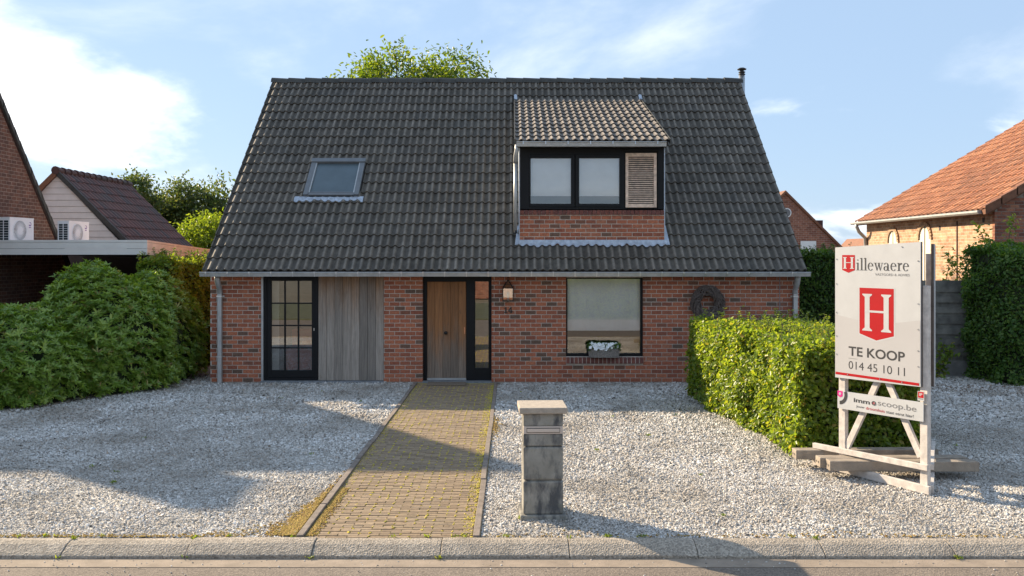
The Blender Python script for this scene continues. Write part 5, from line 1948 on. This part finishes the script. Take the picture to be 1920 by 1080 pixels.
# rhododendron: overlapping mounds covered with whorls of long leaves
rho = thing('rhododendron', 'large spreading rhododendron bush along the left edge of the gravel', 'shrub', (-8.3, 16.5, 0))
ELL = [((-7.75, 16.95, 0.45), (1.30, 1.25, 1.74)), ((-8.75, 15.75, 0.30), (1.5, 1.45, 1.16)), ((-7.02, 18.0, 0.40), (0.66, 1.25, 1.60)), ((-9.6, 14.9, 0.2), (1.7, 1.35, 0.98)), ((-7.40, 16.7, 0.2), (0.75, 1.0, 1.15))]
PP, NN = [], []
for i, (c_, r_) in enumerate(ELL):
    area = 4 * math.pi * ((r_[0] * r_[1]) ** 1.6 / 3 + (r_[0] * r_[2]) ** 1.6 / 3 + (r_[1] * r_[2]) ** 1.6 / 3) ** (1 / 1.6)
    n = int(area * 260)
    v = norm(RNG.normal(0, 1, (n, 3)))
    p = v * np.array(r_) + np.array(c_)
    nn = norm(v / np.array(r_))
    p += nn * (np.sin(p[:, 0:1] * 4.1 + p[:, 2:3] * 3.0) * np.sin(p[:, 1:2] * 3.7 - p[:, 2:3] * 4) * 0.13 + RNG.normal(0, 0.05, (n, 1)))
    ok = p[:, 2] > 0.06
    for j, (c2, r2) in enumerate(ELL):
        if j != i: ok &= (((p - np.array(c2)) / (np.array(r2) * 0.93)) ** 2).sum(1) > 1
    PP.append(p[ok]); NN.append(nn[ok])
PP = np.concatenate(PP); NN = np.concatenate(NN)
nw = len(PP)
axis = norm(NN * 0.75 + np.array([0, 0, 0.65]) + RNG.normal(0, 0.28, (nw, 3)))
t1 = norm(np.cross(axis, RNG.normal(0, 1, (nw, 3)))); t2 = np.cross(axis, t1)
wr = RNG.random(nw)
LP, LD, LU, LR = [], [], [], []
NL = 9
for kx in range(NL):
    t = 2 * math.pi * kx / NL * 1.03 + RNG.normal(0, 0.2, nw)
    rad = t1 * np.cos(t)[:, None] + t2 * np.sin(t)[:, None]
    el = RNG.uniform(0.25, 0.95, nw)[:, None]
    dd = norm(rad + axis * el)
    LP.append(PP + RNG.normal(0, 0.006, (nw, 3))); LD.append(dd); LU.append(norm(axis - rad * 0.4)); LR.append(np.clip(wr * 0.75 + RNG.uniform(0, 0.22, nw), 0, 0.93))
LR = np.concatenate(LR)
br = RNG.random(len(LR)) < 0.03
LR[br] = 1.0
LL = 0.102 * RNG.uniform(0.7, 1.2, len(LR))
f = leaves('foliage', np.concatenate(LP), np.concatenate(LD), np.concatenate(LU), LL, LL * 0.29, 'leaf_rhodo', rho, fold=0.12, droop=0.10, rnd=LR)
f['kind'] = 'stuff'
# the leafless inside of the bush
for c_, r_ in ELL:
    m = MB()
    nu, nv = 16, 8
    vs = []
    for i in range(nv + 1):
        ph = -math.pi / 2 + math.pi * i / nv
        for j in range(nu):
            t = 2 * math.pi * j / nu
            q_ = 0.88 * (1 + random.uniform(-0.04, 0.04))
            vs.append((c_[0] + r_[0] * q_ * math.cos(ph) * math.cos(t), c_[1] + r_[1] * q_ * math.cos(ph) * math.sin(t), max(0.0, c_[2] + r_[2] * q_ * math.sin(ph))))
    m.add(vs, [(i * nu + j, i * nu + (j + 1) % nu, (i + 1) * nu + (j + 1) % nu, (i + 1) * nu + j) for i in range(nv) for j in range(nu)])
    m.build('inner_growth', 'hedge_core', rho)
# low stems showing at the foot
m = MB()
for i in range(40):
    t = random.random()
    x, y_ = -8.2 + t * 1.4 + random.uniform(-.2, .2), 15.0 + t * 2.4 + random.uniform(-.2, .3)
    m.tube([(x, y_, 0), (x + random.uniform(-.2, .2), y_ - 0.1, 0.3), (x + random.uniform(-.3, .3), y_ - 0.15, 0.55)], [0.018, 0.012, 0.006], 5)
m.build('stems', 'bark', rho)

# ================================================================== LEFT NEIGHBOURS
nb = thing('neighbour_house', 'dark brown brick house gable cut by the left picture edge', 'house', (-15.5, 18.5, 0))
GX = -11.0
NR_Y, NR_Z = 18.55, 6.85
sl = 1.19
m = MB()
m.prism([(GX, 13.9, 0), (GX, 22.3, 0), (GX, 22.3, NR_Z - 0.15 - (22.3 - NR_Y) * sl), (GX, NR_Y, NR_Z - 0.15), (GX, 14.8, NR_Z - 0.15 - (NR_Y - 14.8) * sl), (GX, 13.9, 2.2)][::-1], (-0.3, 0, 0))
m.build('gable_wall', 'brown_brick_x', nb)
m = MB()
m.box(-20.5, GX - 0.301, 14.9, 15.2, 0, 2.4)
m.box(-20.5, GX - 0.301, 22.0, 22.29, 0, 2.4)
m.build('wall', 'brown_brick_y', nb)
rf = sub('roof', nb, (-15.5, NR_Y, 2.4))
m = MB()
for s in (1, -1):
    Y1 = NR_Y + s * 3.85
    m.prism([(GX + 0.03, NR_Y + s * 0.001, NR_Z), (GX + 0.03, Y1, NR_Z - 3.85 * sl), (GX + 0.03, Y1, NR_Z - 3.85 * sl - 0.14), (GX + 0.03, NR_Y + s * 0.001, NR_Z - 0.14)], (-9.6, 0, 0))
m.build('roof_slope', 'tile_brown', rf)
nvt = 17
for i in range(nvt):
    m = MB()
    a = i * 3.85 / nvt; b = (i + 1) * 3.85 / nvt + 0.03
    m.prism([(GX + 0.07, NR_Y + a, NR_Z + 0.045 - a * sl), (GX + 0.07, NR_Y + b, NR_Z + 0.015 - b * sl), (GX + 0.07, NR_Y + b, NR_Z - 0.13 - b * sl), (GX + 0.07, NR_Y + a, NR_Z - 0.11 - a * sl)], (-0.16, 0, 0))
    m.build('verge_tile', 'ridge_dark', rf)
m = MB()
m.box(-15.72, -15.28, 17.95, 19.05, 5.6, 7.52)
m.box(-15.76, -15.24, 17.91, 19.09, 7.521, 7.60)
m.build('chimney', 'brown_brick_x', rf)

cp = thing('carport', 'flat carport roof with white fascia boards behind the rhododendron', 'carport', (-9.3, 20.7, 0))
CY = 18.6
cz0, cz1 = PZ(477.5, CY), PZ(450, CY)
cx1 = PX(276, CY)
h3 = (cz1 - cz0)
for i, (a, b) in enumerate(((0, 0.40), (0.42, 0.84), (0.86, 1.0))):
    m = MB()
    m.box(-10.99, cx1, CY - (0.006 if i == 2 else 0), CY + 0.03, cz0 + h3 * a, cz0 + h3 * b)
    m.build('fascia_board', 'fascia_white', cp)
e1 = Vector((PX(402, 22.9), 22.9, 0))
for i, (a, b) in enumerate(((0, 0.40), (0.42, 0.84), (0.86, 1.0))):
    m = MB()
    za, zb_ = PZ(490.5, 22.9), PZ(468.5, 22.9)
    p = [Vector((cx1 + 0.001, CY + 0.001, cz0 + h3 * a)), Vector((e1.x, e1.y, za + (zb_ - za) * a)), Vector((e1.x, e1.y, za + (zb_ - za) * b)), Vector((cx1 + 0.001, CY + 0.001, cz0 + h3 * b))]
    m.prism(p, (-0.03, 0.002, 0))
    m.build('side_fascia', 'fascia_tan', cp)
m = MB()
m.prism([(-10.99, CY + 0.031, cz1 - 0.05), (cx1 - 0.035, CY + 0.031, cz1 - 0.05), (e1.x - 0.04, 22.9, cz1 - 0.20), (-10.99, 22.9, cz1 - 0.05)], (0, 0, 0.03))
m.build('roof_sheet', 'fascia_white', cp)
m = MB()
m.prism([(-10.99, CY + 0.031, cz0 + 0.02), (cx1 - 0.035, CY + 0.031, cz0 + 0.02), (e1.x - 0.04, 22.9, cz0 - 0.14), (-10.99, 22.9, cz0 + 0.0)], (0, 0, 0.02))
m.build('soffit', 'soffit_dark', cp)
m = MB()
px_ = PX(100, 22.2)
m.box(px_ - 0.06, px_ + 0.06, 22.35, 22.47, 0, cz0 - 0.05)
m.box(px_ - 0.08, px_ + 0.09, 22.33, 22.49, cz0 - 0.10, cz0 - 0.05)
m.build('post', 'fascia_white', cp)
m = MB()
m.box(-10.9, -7.6, 23.0, 23.08, 0, cz0 + 0.1)
m.build('rear_screen', 'soffit_dark', cp)


def ac_unit(x, y, z, yaw, label):
    W_, D_, H_ = 0.80, 0.27, 0.54
    u = thing('air_conditioner', label, 'appliance', (x, y, z), 'air conditioners on the carport')
    def part(name, mb, mat, smooth=False):
        o = mb.build(name, mat, None, smooth)
        o.parent = u
        WL[o.name] = Vector((0, 0, 0))
        return o
    m = MB(); m.box(-W_ / 2, W_ / 2, -D_ / 2, D_ / 2, 0.04, H_); m.box(-W_ / 2 - 0.004, W_ / 2 + 0.004, -D_ / 2 - 0.004, D_ / 2 + 0.004, H_ + 0.0005, H_ + 0.02)
    part('casing', m, 'appliance_white')
    m = MB(); m.box(-0.3, -0.24, -D_ / 2, D_ / 2, 0, 0.039); m.box(0.24, 0.3, -D_ / 2, D_ / 2, 0, 0.039)
    part('foot', m, 'rubber')
    cxx, czz, rr_ = -0.07, 0.285, 0.215
    m = MB()
    m.prism([(cxx + rr_ * math.cos(t), -D_ / 2 - 0.001, czz + rr_ * math.sin(t)) for t in np.linspace(0, 6.283, 33)[:-1]], (0, -0.004, 0))
    part('fan_recess', m, 'skylight_grey')
    m = MB()
    for i in range(40):
        t = i * 2 * math.pi / 40
        m.bar((cxx + 0.05 * math.cos(t), -D_ / 2 - 0.012, czz + 0.05 * math.sin(t)), (cxx + rr_ * math.cos(t + 0.35), -D_ / 2 - 0.007, czz + rr_ * math.sin(t + 0.35)), 0.010, 0.008, (0, 1, 0))
    m.tube([(cxx + rr_ * math.cos(t), -D_ / 2 - 0.008, czz + rr_ * math.sin(t)) for t in np.linspace(0, 6.283, 33)], 0.008, 5)
    m.prism([(cxx + 0.05 * math.cos(t), -D_ / 2 - 0.008, czz + 0.05 * math.sin(t)) for t in np.linspace(0, 6.283, 17)[:-1]], (0, -0.012, 0))
    part('fan_grille', m, 'appliance_white')
    m = MB()
    m.box(-W_ / 2 - 0.003, -W_ / 2 - 0.0005, -D_ / 2 + 0.03, D_ / 2 - 0.03, 0.07, H_ - 0.05)
    part('coil', m, 'coil_dark')
    m = MB()
    for i in range(9): m.box(-W_ / 2 - 0.009, -W_ / 2 - 0.0035, -D_ / 2 + 0.025, D_ / 2 - 0.025, 0.068 + i * 0.0525, 0.076 + i * 0.0525)
    m.box(-W_ / 2 - 0.0095, -W_ / 2 - 0.0035, -0.008, 0.008, 0.068, 0.49)
    part('coil_guard', m, 'appliance_white')
    m = MB()
    for i in range(14):
        t0, t1 = R(200) + i * R(20), R(200) + (i + 1) * R(20)
        rA, rB = 0.045, 0.045 * (0.45 + 0.35 * i / 14)
        m.sheet([(0.27 + rB * math.cos(t0), -D_ / 2 - 0.002, 0.43 + rB * math.sin(t0)), (0.27 + rA * math.cos(t0), -D_ / 2 - 0.002, 0.43 + rA * math.sin(t0)), (0.27 + rA * math.cos(t1), -D_ / 2 - 0.002, 0.43 + rA * math.sin(t1)), (0.27 + rB * math.cos(t1), -D_ / 2 - 0.002, 0.43 + rB * math.sin(t1))])
    part('emblem', m, 'purple')
    m = MB(); m.box(0.235, 0.305, -D_ / 2 - 0.0025, -D_ / 2 - 0.0005, 0.35, 0.364)
    part('emblem_lettering', m, 'purple')
    u.rotation_euler = (0, 0, yaw)
    return u


ac_unit(PX(30, 19.4), 19.4, cz1 - 0.07, R(84), 'white air conditioner on the carport at the left picture edge')
ac_unit(PX(138, 21.0), 21.0, cz1 - 0.09, R(84), 'white air conditioner on the carport before the white boarded gable')

wb = thing('boarded_outbuilding', 'white boarded gable with a dark red tiled roof behind the carport', 'outbuilding', (-12.05, 26, 0))
WY, WXr, WZr = 24.0, -12.05, PZ(322, 24.0)
hs = 0.985
eave_x = 1.95
nbd = 15
for i in range(nbd):
    za = 2.62 + i * 0.163; zb_ = za + 0.156
    if za > WZr - 0.15: break
    hwA = min(eave_x + 0.3, (WZr - 0.10 - za) / hs * 0.93); hwB = min(eave_x + 0.3, max(0.02, (WZr - 0.10 - zb_) / hs * 0.93))
    m = MB()
    m.prism([(WXr - hwA, WY - 0.02, za), (WXr + hwA, WY - 0.02, za), (WXr + hwB, WY - 0.008, zb_), (WXr - hwB, WY - 0.008, zb_)], (0, 0.03, 0))
    m.build('cladding_board', 'clad_white', wb)
m = MB()
m.prism([(WXr - 2.2, WY + 0.03, 0), (WXr + 1.75, WY + 0.03, 0), (WXr + 1.75, WY + 0.03, WZr - 1.9), (WXr, WY + 0.03, WZr - 0.12), (WXr - 2.2, WY + 0.03, WZr - 2.3)], (0, 4.3, 0))
m.build('wall', 'soffit_dark', wb)
wrf = sub('roof', wb, (WXr, 26, WZr))
vE = Vector((WXr + eave_x + 0.05, WY - 0.05, WZr - (eave_x + 0.05) * hs))
vV = Vector((WXr, 0, WZr)) - Vector((vE.x, 0, vE.z)); vL = vV.length; vV.normalize()
wq = tile_profile(0.25, vL / 8 + 0.05, 1, 0.04, 0.02, 0.025, nper=8)
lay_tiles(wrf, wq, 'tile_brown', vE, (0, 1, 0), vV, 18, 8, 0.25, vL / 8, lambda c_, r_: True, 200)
m = MB()
m.prism([(vE.x, WY - 0.04, vE.z - 0.02), (WXr, WY - 0.04, WZr - 0.02), (WXr, WY - 0.04, WZr - 0.12), (vE.x, WY - 0.04, vE.z - 0.12)], (0, 4.5, 0))
m.prism([(WXr - 0.001, WY - 0.04, WZr - 0.02), (WXr - 2.3, WY - 0.04, WZr - 2.3 * hs - 0.02), (WXr - 2.3, WY - 0.04, WZr - 2.3 * hs - 0.12), (WXr - 0.001, WY - 0.04, WZr - 0.12)], (0, 4.5, 0))
m.build('roof_deck', 'tile_brown', wrf)
m = MB()
m.prism([(WXr, WY - 0.10, WZr + 0.06), (WXr - 1.2, WY - 0.10, WZr - 1.2 * hs + 0.06), (WXr - 1.2, WY - 0.10, WZr - 1.2 * hs - 0.12), (WXr, WY - 0.10, WZr - 0.11)], (0, 0.06, 0))
m.build('left_verge', 'tile_orange', wrf)
m = MB()
m.prism([(WXr + 0.02, WY - 0.10, WZr + 0.06), (vE.x, WY - 0.10, vE.z + 0.05), (vE.x, WY - 0.10, vE.z - 0.12), (WXr + 0.02, WY - 0.10, WZr - 0.11)], (0, 0.06, 0))
m.build('right_verge', 'ridge_dark', wrf)
for i in range(13):
    m = MB()
    y_ = WY - 0.12 + i * 0.36
    m.tube([(WXr, y_, WZr + 0.03), (WXr, y_ + 0.05, WZr + 0.03), (WXr, y_ + 0.39, WZr + 0.015)], [0.11, 0.105, 0.085], 12)
    m.build('ridge_tile', 'tile_brown', wrf)

# ================================================================== RIGHT NEIGHBOURS
rh = thing('right_house', 'pale brick house with orange tiled roof at the right edge', 'house', (14.5, 24.5, 0))
RX, RY0, RY1 = 11.2, 21.0, 28.6
pit = math.tan(R(31))
EZ = 3.62
m = MB()
arch = []
m.box(RX, RX + 0.3, RY0 + 0.02, RY1, 0, EZ)
m.build('side_wall', 'yellow_brick_x', rh)
m = MB()
m.prism([(RX + 0.001, RY0 + 0.006, 0), (RX + 9, RY0 + 0.006, 0), (RX + 9, RY0 + 0.006, EZ + 0.1), (RX + 4.5, RY0 + 0.006, EZ + 4.5 * pit), (RX + 0.001, RY0 + 0.006, EZ)], (0, 0.3, 0))
m.build('mortar', 'mortar_dark', rh)
q2 = []
for q_, _ in bm_variants:
    q2.append((q_, q_.mesh('brick', 'brick_right')))
br_ = [b for b in brick_rows(RX, RX + 3.4, 1.6, EZ + 2.2, [], 0.02) if b[2] < EZ + ((b[0] + b[1]) / 2 - RX) * pit - 0.12]
lay(br_, rh, RY0, 260, q2, lambda t: t[0] + (0 if t[2] > 2.3 else 4), mat='brick_right')
# arched windows with reveals on the lit side
for yc, zc_, ww in ((26.6, 2.95, 0.62), (24.55, 3.02, 0.66)):
    w_ = sub('arched_window', rh, (RX, yc, 1.2))
    pts = [(RX - 0.004, yc - ww / 2, 1.2), (RX - 0.004, yc + ww / 2, 1.2)] + [(RX - 0.004, yc + ww / 2 * math.cos(t), zc_ - ww / 2 + 0.24 + ww / 2 * math.sin(t)) for t in np.linspace(0, math.pi, 15)]
    m = MB(); m.prism(pts, (0.003, 0, 0)); m.build('glazing', 'curtain', w_)
    m = MB()
    for i in range(15):
        t0 = math.pi * i / 14
        c0 = Vector((RX - 0.02, yc + (ww / 2 + 0.05) * math.cos(t0), zc_ - ww / 2 + 0.24 + (ww / 2 + 0.05) * math.sin(t0)))
        m.obox(c0, (0.025, 0, 0), Vector((0, -math.sin(t0), math.cos(t0))) * 0.033, Vector((0, math.cos(t0), math.sin(t0))) * 0.06)
    m.build('arch_ring', 'pale_brick', w_)
    m = MB()
    m.box(RX - 0.012, RX - 0.0045, yc - 0.02, yc + 0.02, 1.2, zc_ + 0.22)
    m.build('mullion', 'soffit_dark', w_)
rrf = sub('roof', rh, (RX, 24.5, EZ))
vV = Vector((math.cos(R(31)), 0, math.sin(R(31))))
rO = Vector((RX - 0.32, RY1 + 0.1, EZ - 0.12))
rqq = tile_profile(0.255, 0.345 + 0.05, 1, 0.045, 0.022, 0.028, nper=8)
ncr, nrr = 31, 22
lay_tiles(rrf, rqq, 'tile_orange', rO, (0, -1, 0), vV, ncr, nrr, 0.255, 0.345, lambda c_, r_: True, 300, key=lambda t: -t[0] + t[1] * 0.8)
m = MB()
top = rO + vV * (nrr * 0.345)
m.prism([(rO.x + 0.03, RY0 - 0.1, rO.z), (top.x, RY0 - 0.1, top.z - 0.02), (top.x, RY0 - 0.1, top.z - 0.16), (rO.x + 0.1, RY0 - 0.1, rO.z - 0.10)], (0, RY1 - RY0 + 0.2, 0))
m.build('roof_deck', 'tile_orange', rrf)
nvg = 14
for i in range(nvg):
    m = MB()
    a = rO + vV * (i * 0.42); b = rO + vV * ((i + 1) * 0.42 + 0.03)
    m.prism([(a.x, RY0 - 0.20, a.z + 0.105), (b.x, RY0 - 0.20, b.z + 0.075), (b.x, RY0 - 0.20, b.z - 0.12), (a.x, RY0 - 0.20, a.z - 0.09)], (0, 0.16, 0))
    m.build('verge_tile', 'tile_orange', rrf)
m = MB()
gx_ = rO.x - 0.10
pr = [(gx_ + 0.13, rO.z + 0.02), (gx_ + 0.13, rO.z - 0.075), (gx_ + 0.03, rO.z - 0.075), (gx_, rO.z - 0.04), (gx_, rO.z + 0.0)]
m.prism([(a, RY0 - 0.02, b) for a, b in pr], (0, RY1 - RY0 + 0.3, 0))
m.build('gutter', 'zinc', rh)
m = MB()
m.tube([(gx_ + 0.07, RY1 - 0.1, rO.z - 0.06), (gx_ + 0.07, RY1 - 0.1, rO.z - 0.14), (gx_ + 0.15, RY1 - 0.08, rO.z - 0.30), (RX - 0.06, RY1 - 0.05, rO.z - 0.50), (RX - 0.05, RY1 - 0.05, rO.z - 0.8), (RX - 0.05, RY1 - 0.05, 0.2)], 0.055, 12)
m.build('down_pipe', 'zinc', rh, smooth=True)
m = MB()
m.box(RX - 0.02, RX - 0.002, 22.75, 22.79, 0.3, EZ - 0.3)
m.build('cable_strip', 'tile_brown', rh)
for yv, zv in ((21.5, 3.3), (23.7, 3.17)):
    m = MB()
    m.box(RX - 0.006, RX - 0.002, yv - 0.05, yv + 0.05, zv - 0.06, zv + 0.06)
    m.build('vent_hole', 'soffit_dark', rh)

# far gable between the two houses
FYY = 46.0
fh = thing('far_brick_house', 'distant red brick gable with a round window and white shutter', 'house', (PX(1490, FYY), FYY, 0))
ax_, az_ = PX(1472, FYY), PZ(363, FYY)
rx2, rz2 = PX(1588, FYY), PZ(478, FYY)
sl2 = (az_ - rz2) / (rx2 - ax_)
m = MB()
m.prism([(ax_ - 3.2, FYY, 0), (rx2, FYY, 0), (rx2, FYY, rz2), (ax_, FYY, az_), (ax_ - 3.2, FYY, az_ - 3.2 * sl2)], (0, 8, 0))
m.build('wall', 'far_brick_y', fh)
frf = sub('roof', fh, (ax_, FYY, az_))
m = MB()
m.prism([(ax_, FYY - 0.12, az_ + 0.16), (ax_, FYY - 0.12, az_ + 0.01), (rx2 + 0.4, FYY - 0.12, rz2 - 0.4 * sl2 + 0.01), (rx2 + 0.4, FYY - 0.12, rz2 - 0.4 * sl2 + 0.16)], (0, 8.4, 0))
m.prism([(ax_ - 0.001, FYY - 0.12, az_ + 0.16), (ax_ - 3.5, FYY - 0.12, az_ - 3.5 * sl2 + 0.16), (ax_ - 3.5, FYY - 0.12, az_ - 3.5 * sl2 + 0.01), (ax_ - 0.001, FYY - 0.12, az_ + 0.01)], (0, 8.4, 0))
m.build('roof_slope', 'tile_orange', frf)
m = MB()
m.box(PX(1533, FYY), PX(1562, FYY), FYY + 1.5, FYY + 5, PZ(445, FYY), PZ(413, FYY + 1.5))
m.build('dormer', 'tile_brown', frf)
m = MB()
rc = (PX(1475.5, FYY), PZ(399, FYY))
m.prism([(rc[0] + 0.22 * math.cos(t), FYY - 0.03, rc[1] + 0.24 * math.sin(t)) for t in np.linspace(0, 6.283, 25)[:-1]], (0, 0.028, 0))
ow = m.build('round_window', 'window_white', fh)
m = MB()
m.prism([(rc[0] + 0.17 * math.cos(t), FYY - 0.036, rc[1] + 0.19 * math.sin(t)) for t in np.linspace(0, 6.283, 25)[:-1]], (0, 0.005, 0))
m.build('pane', 'sign_ink_light', ow)
m = MB()
m.box(PX(1501, FYY), PX(1530, FYY), FYY - 0.03, FYY - 0.002, PZ(490, FYY), PZ(452, FYY))
m.build('shutter', 'window_white', fh)
m = MB()
m.prism([(PX(1625, 60), 60, 0), (PX(1625, 60), 60, PZ(462, 60)), (PX(1640, 60), 60, PZ(446, 60)), (PX(1680, 60), 60, PZ(446, 60)), (PX(1680, 60), 60, 0)], (0, 5, 0))
o = m.build('far_outbuilding', 'tile_orange')
tag(o, 'small orange roofed building far behind the for sale board', 'outbuilding')

# fence
fe = thing('wooden_fence', 'weathered grey fence of overlapping horizontal boards beside the tall hedge', 'fence', (8.9, 18.6, 0))
fa, fb = Vector((7.6, 18.75, 0)), Vector((10.6, 18.45, 0))
fd = (fb - fa).normalized(); fn = Vector((fd.y, -fd.x, 0))
m = MB(); m.bar(fa + Z(0.13), fb + Z(0.13), 0.05, 0.34); m.build('base_slab', 'fence_base', fe)
nsl = 15
for i in range(nsl):
    z = 0.36 + i * (1.88 - 0.36) / (nsl - 1)
    o_ = fn * (0.026 if i % 2 else -0.006)
    m = MB(); m.bar(fa + o_ + Z(z), fb + o_ + Z(z + random.uniform(-0.008, 0.008)), 0.018, 0.125)
    m.build('slat', 'fence_wood', fe)
for t in (0.0, 0.55, 1.1, 1.65, 2.2, 2.9):
    m = MB(); m.bar(fa + fd * t + fn * 0.006 + Z(0.3), fa + fd * t + fn * 0.006 + Z(1.92), 0.05, 0.024, fn)
    m.build('batten', 'fence_wood', fe)

# climbing shoots above the fence and beside it
cl = thing('climbing_plant', 'loose leafy shoots rising above the wooden fence', 'plant', (8.9, 18.9, 0))
m = MB(); LPp, LDd = [], []
for bx2, by2, pts in ((8.6, 19.0, [(1770, 560), (1775, 520), (1783, 480)]), (9.1, 19.0, [(1800, 520), (1790, 500), (1778, 470)]), (9.4, 18.9, [(1850, 470), (1842, 440), (1828, 420)]), (9.8, 18.9, [(1885, 480), (1895, 430), (1905, 402)]), (8.6, 18.3, [(1758, 700), (1762, 660), (1772, 640)]), (8.75, 18.3, [(1765, 690), (1778, 665), (1786, 648)])):
    pp = [Vector((bx2, by2, 0.0))] if pts[0][1] > 600 else [Vector((PX(pts[0][0], by2), by2, 1.5))]
    pp += [Vector((PX(a, by2), by2, PZ(b, by2))) for a, b in pts]
    m.tube(pp, [0.012, 0.01, 0.007, 0.003], 5)
    for i in range(75):
        t = random.uniform(0.3, len(pp) - 1.001)
        c_ = pp[int(t)].lerp(pp[int(t) + 1], t % 1)
        LPp.append(c_ + Vector((random.gauss(0, .07), random.gauss(0, .07), random.gauss(0, .06)))); LDd.append((random.gauss(0, 1), random.gauss(0, 1), random.gauss(-0.2, 0.6)))
m.build('stems', 'bark', cl)
f = leaves('foliage', np.array(LPp), np.array(LDd), np.tile([0, -0.3, 1.0], (len(LPp), 1)) + RNG.normal(0, 0.3, (len(LPp), 3)), 0.10, 0.065, 'leaf_beech', cl)
f['kind'] = 'stuff'

# ================================================================== TREES BEHIND
tree('walnut_tree', 'yellow green crown of a tree showing above the roof ridge', (-3.9, 32, 0), 10, (-3.9, 32, 7.45), (3.9, 2.6, 2.75), 230, 95, 0.16, 'leaf_walnut', spread=0.27, lumpy=0.34, trunk_r=0.2, aspect=0.42)
tree('rounded_tree', 'small round green tree top just right of the boarded gable', (PX(252, 36), 36, 0), 6, (PX(250, 36), 36, PZ(375, 36)), (1.1, 1.0, 1.3), 100, 60, 0.13, 'leaf_far', spread=0.22, trunk_r=0.1)
tree('spreading_tree', 'open green tree left of the steep dark roof', (PX(355, 38), 38, 0), 6, (PX(362, 38), 38, PZ(405, 38)), (2.5, 1.6, 1.55), 170, 70, 0.15, 'leaf_far', spread=0.28, trunk_r=0.14)
tree('bright_shrub', 'bright yellow green shrub in front of the trees left of the roof', (PX(385, 30), 30, 0), 4, (PX(392, 30), 30, PZ(445, 30)), (1.15, 1.0, 0.85), 90, 60, 0.11, 'leaf_bright', spread=0.2, trunk_r=0.08)
tree('garden_tree', 'dark tree between the boarded gable and the brick house', (PX(300, 45), 45, 0), 6, (PX(300, 45), 45, PZ(420, 45)), (2.6, 1.5, 1.3), 80, 60, 0.16, 'leaf_far', spread=0.3, trunk_r=0.14)

# ================================================================== ACROSS THE STREET (seen mirrored in the windows)
hedge('street_hedge', 'clipped hedge across the street, mirrored in the picture window', [(1.2, -1.75), (8.5, -1.75), (8.5, -0.75), (1.2, -0.75)], -0.1, 1.45, 700, 0.085, 'leaf_beech', amp=0.07)
m = MB()
m.box(-14, 14, -12, -0.5, -0.15, -0.05)
tag(m.build('opposite_yard', 'lawn'), kind='structure')
oh = thing('opposite_house', 'brick house across the street, mirrored in the windows', 'house', (-3, -20, 0))
m = MB(); m.box(-9, 5, -26, -18, -0.1, 3.0); m.build('wall', 'far_brick_y', oh)
m = MB()
m.prism([(-9.3, -17.6, 2.9), (-9.3, -22, 5.6), (-9.3, -26.4, 2.9)], (14.6, 0, 0))
m.build('roof', 'tile_brown', oh)
for xw in (-7, -3.6, -0.5, 3):
    m = MB(); m.box(xw - 0.7, xw + 0.7, -17.99, -17.95, 0.8 if xw != -0.5 else 0.0, 2.3); m.build('window', 'window_white', oh)
tree('street_tree', 'green tree across the street, mirrored in the dormer windows', (9, -14, 0), 7, (9, -14, 4.6), (2.8, 2.8, 2.3), 70, 50, 0.2, 'leaf_far', spread=0.4)
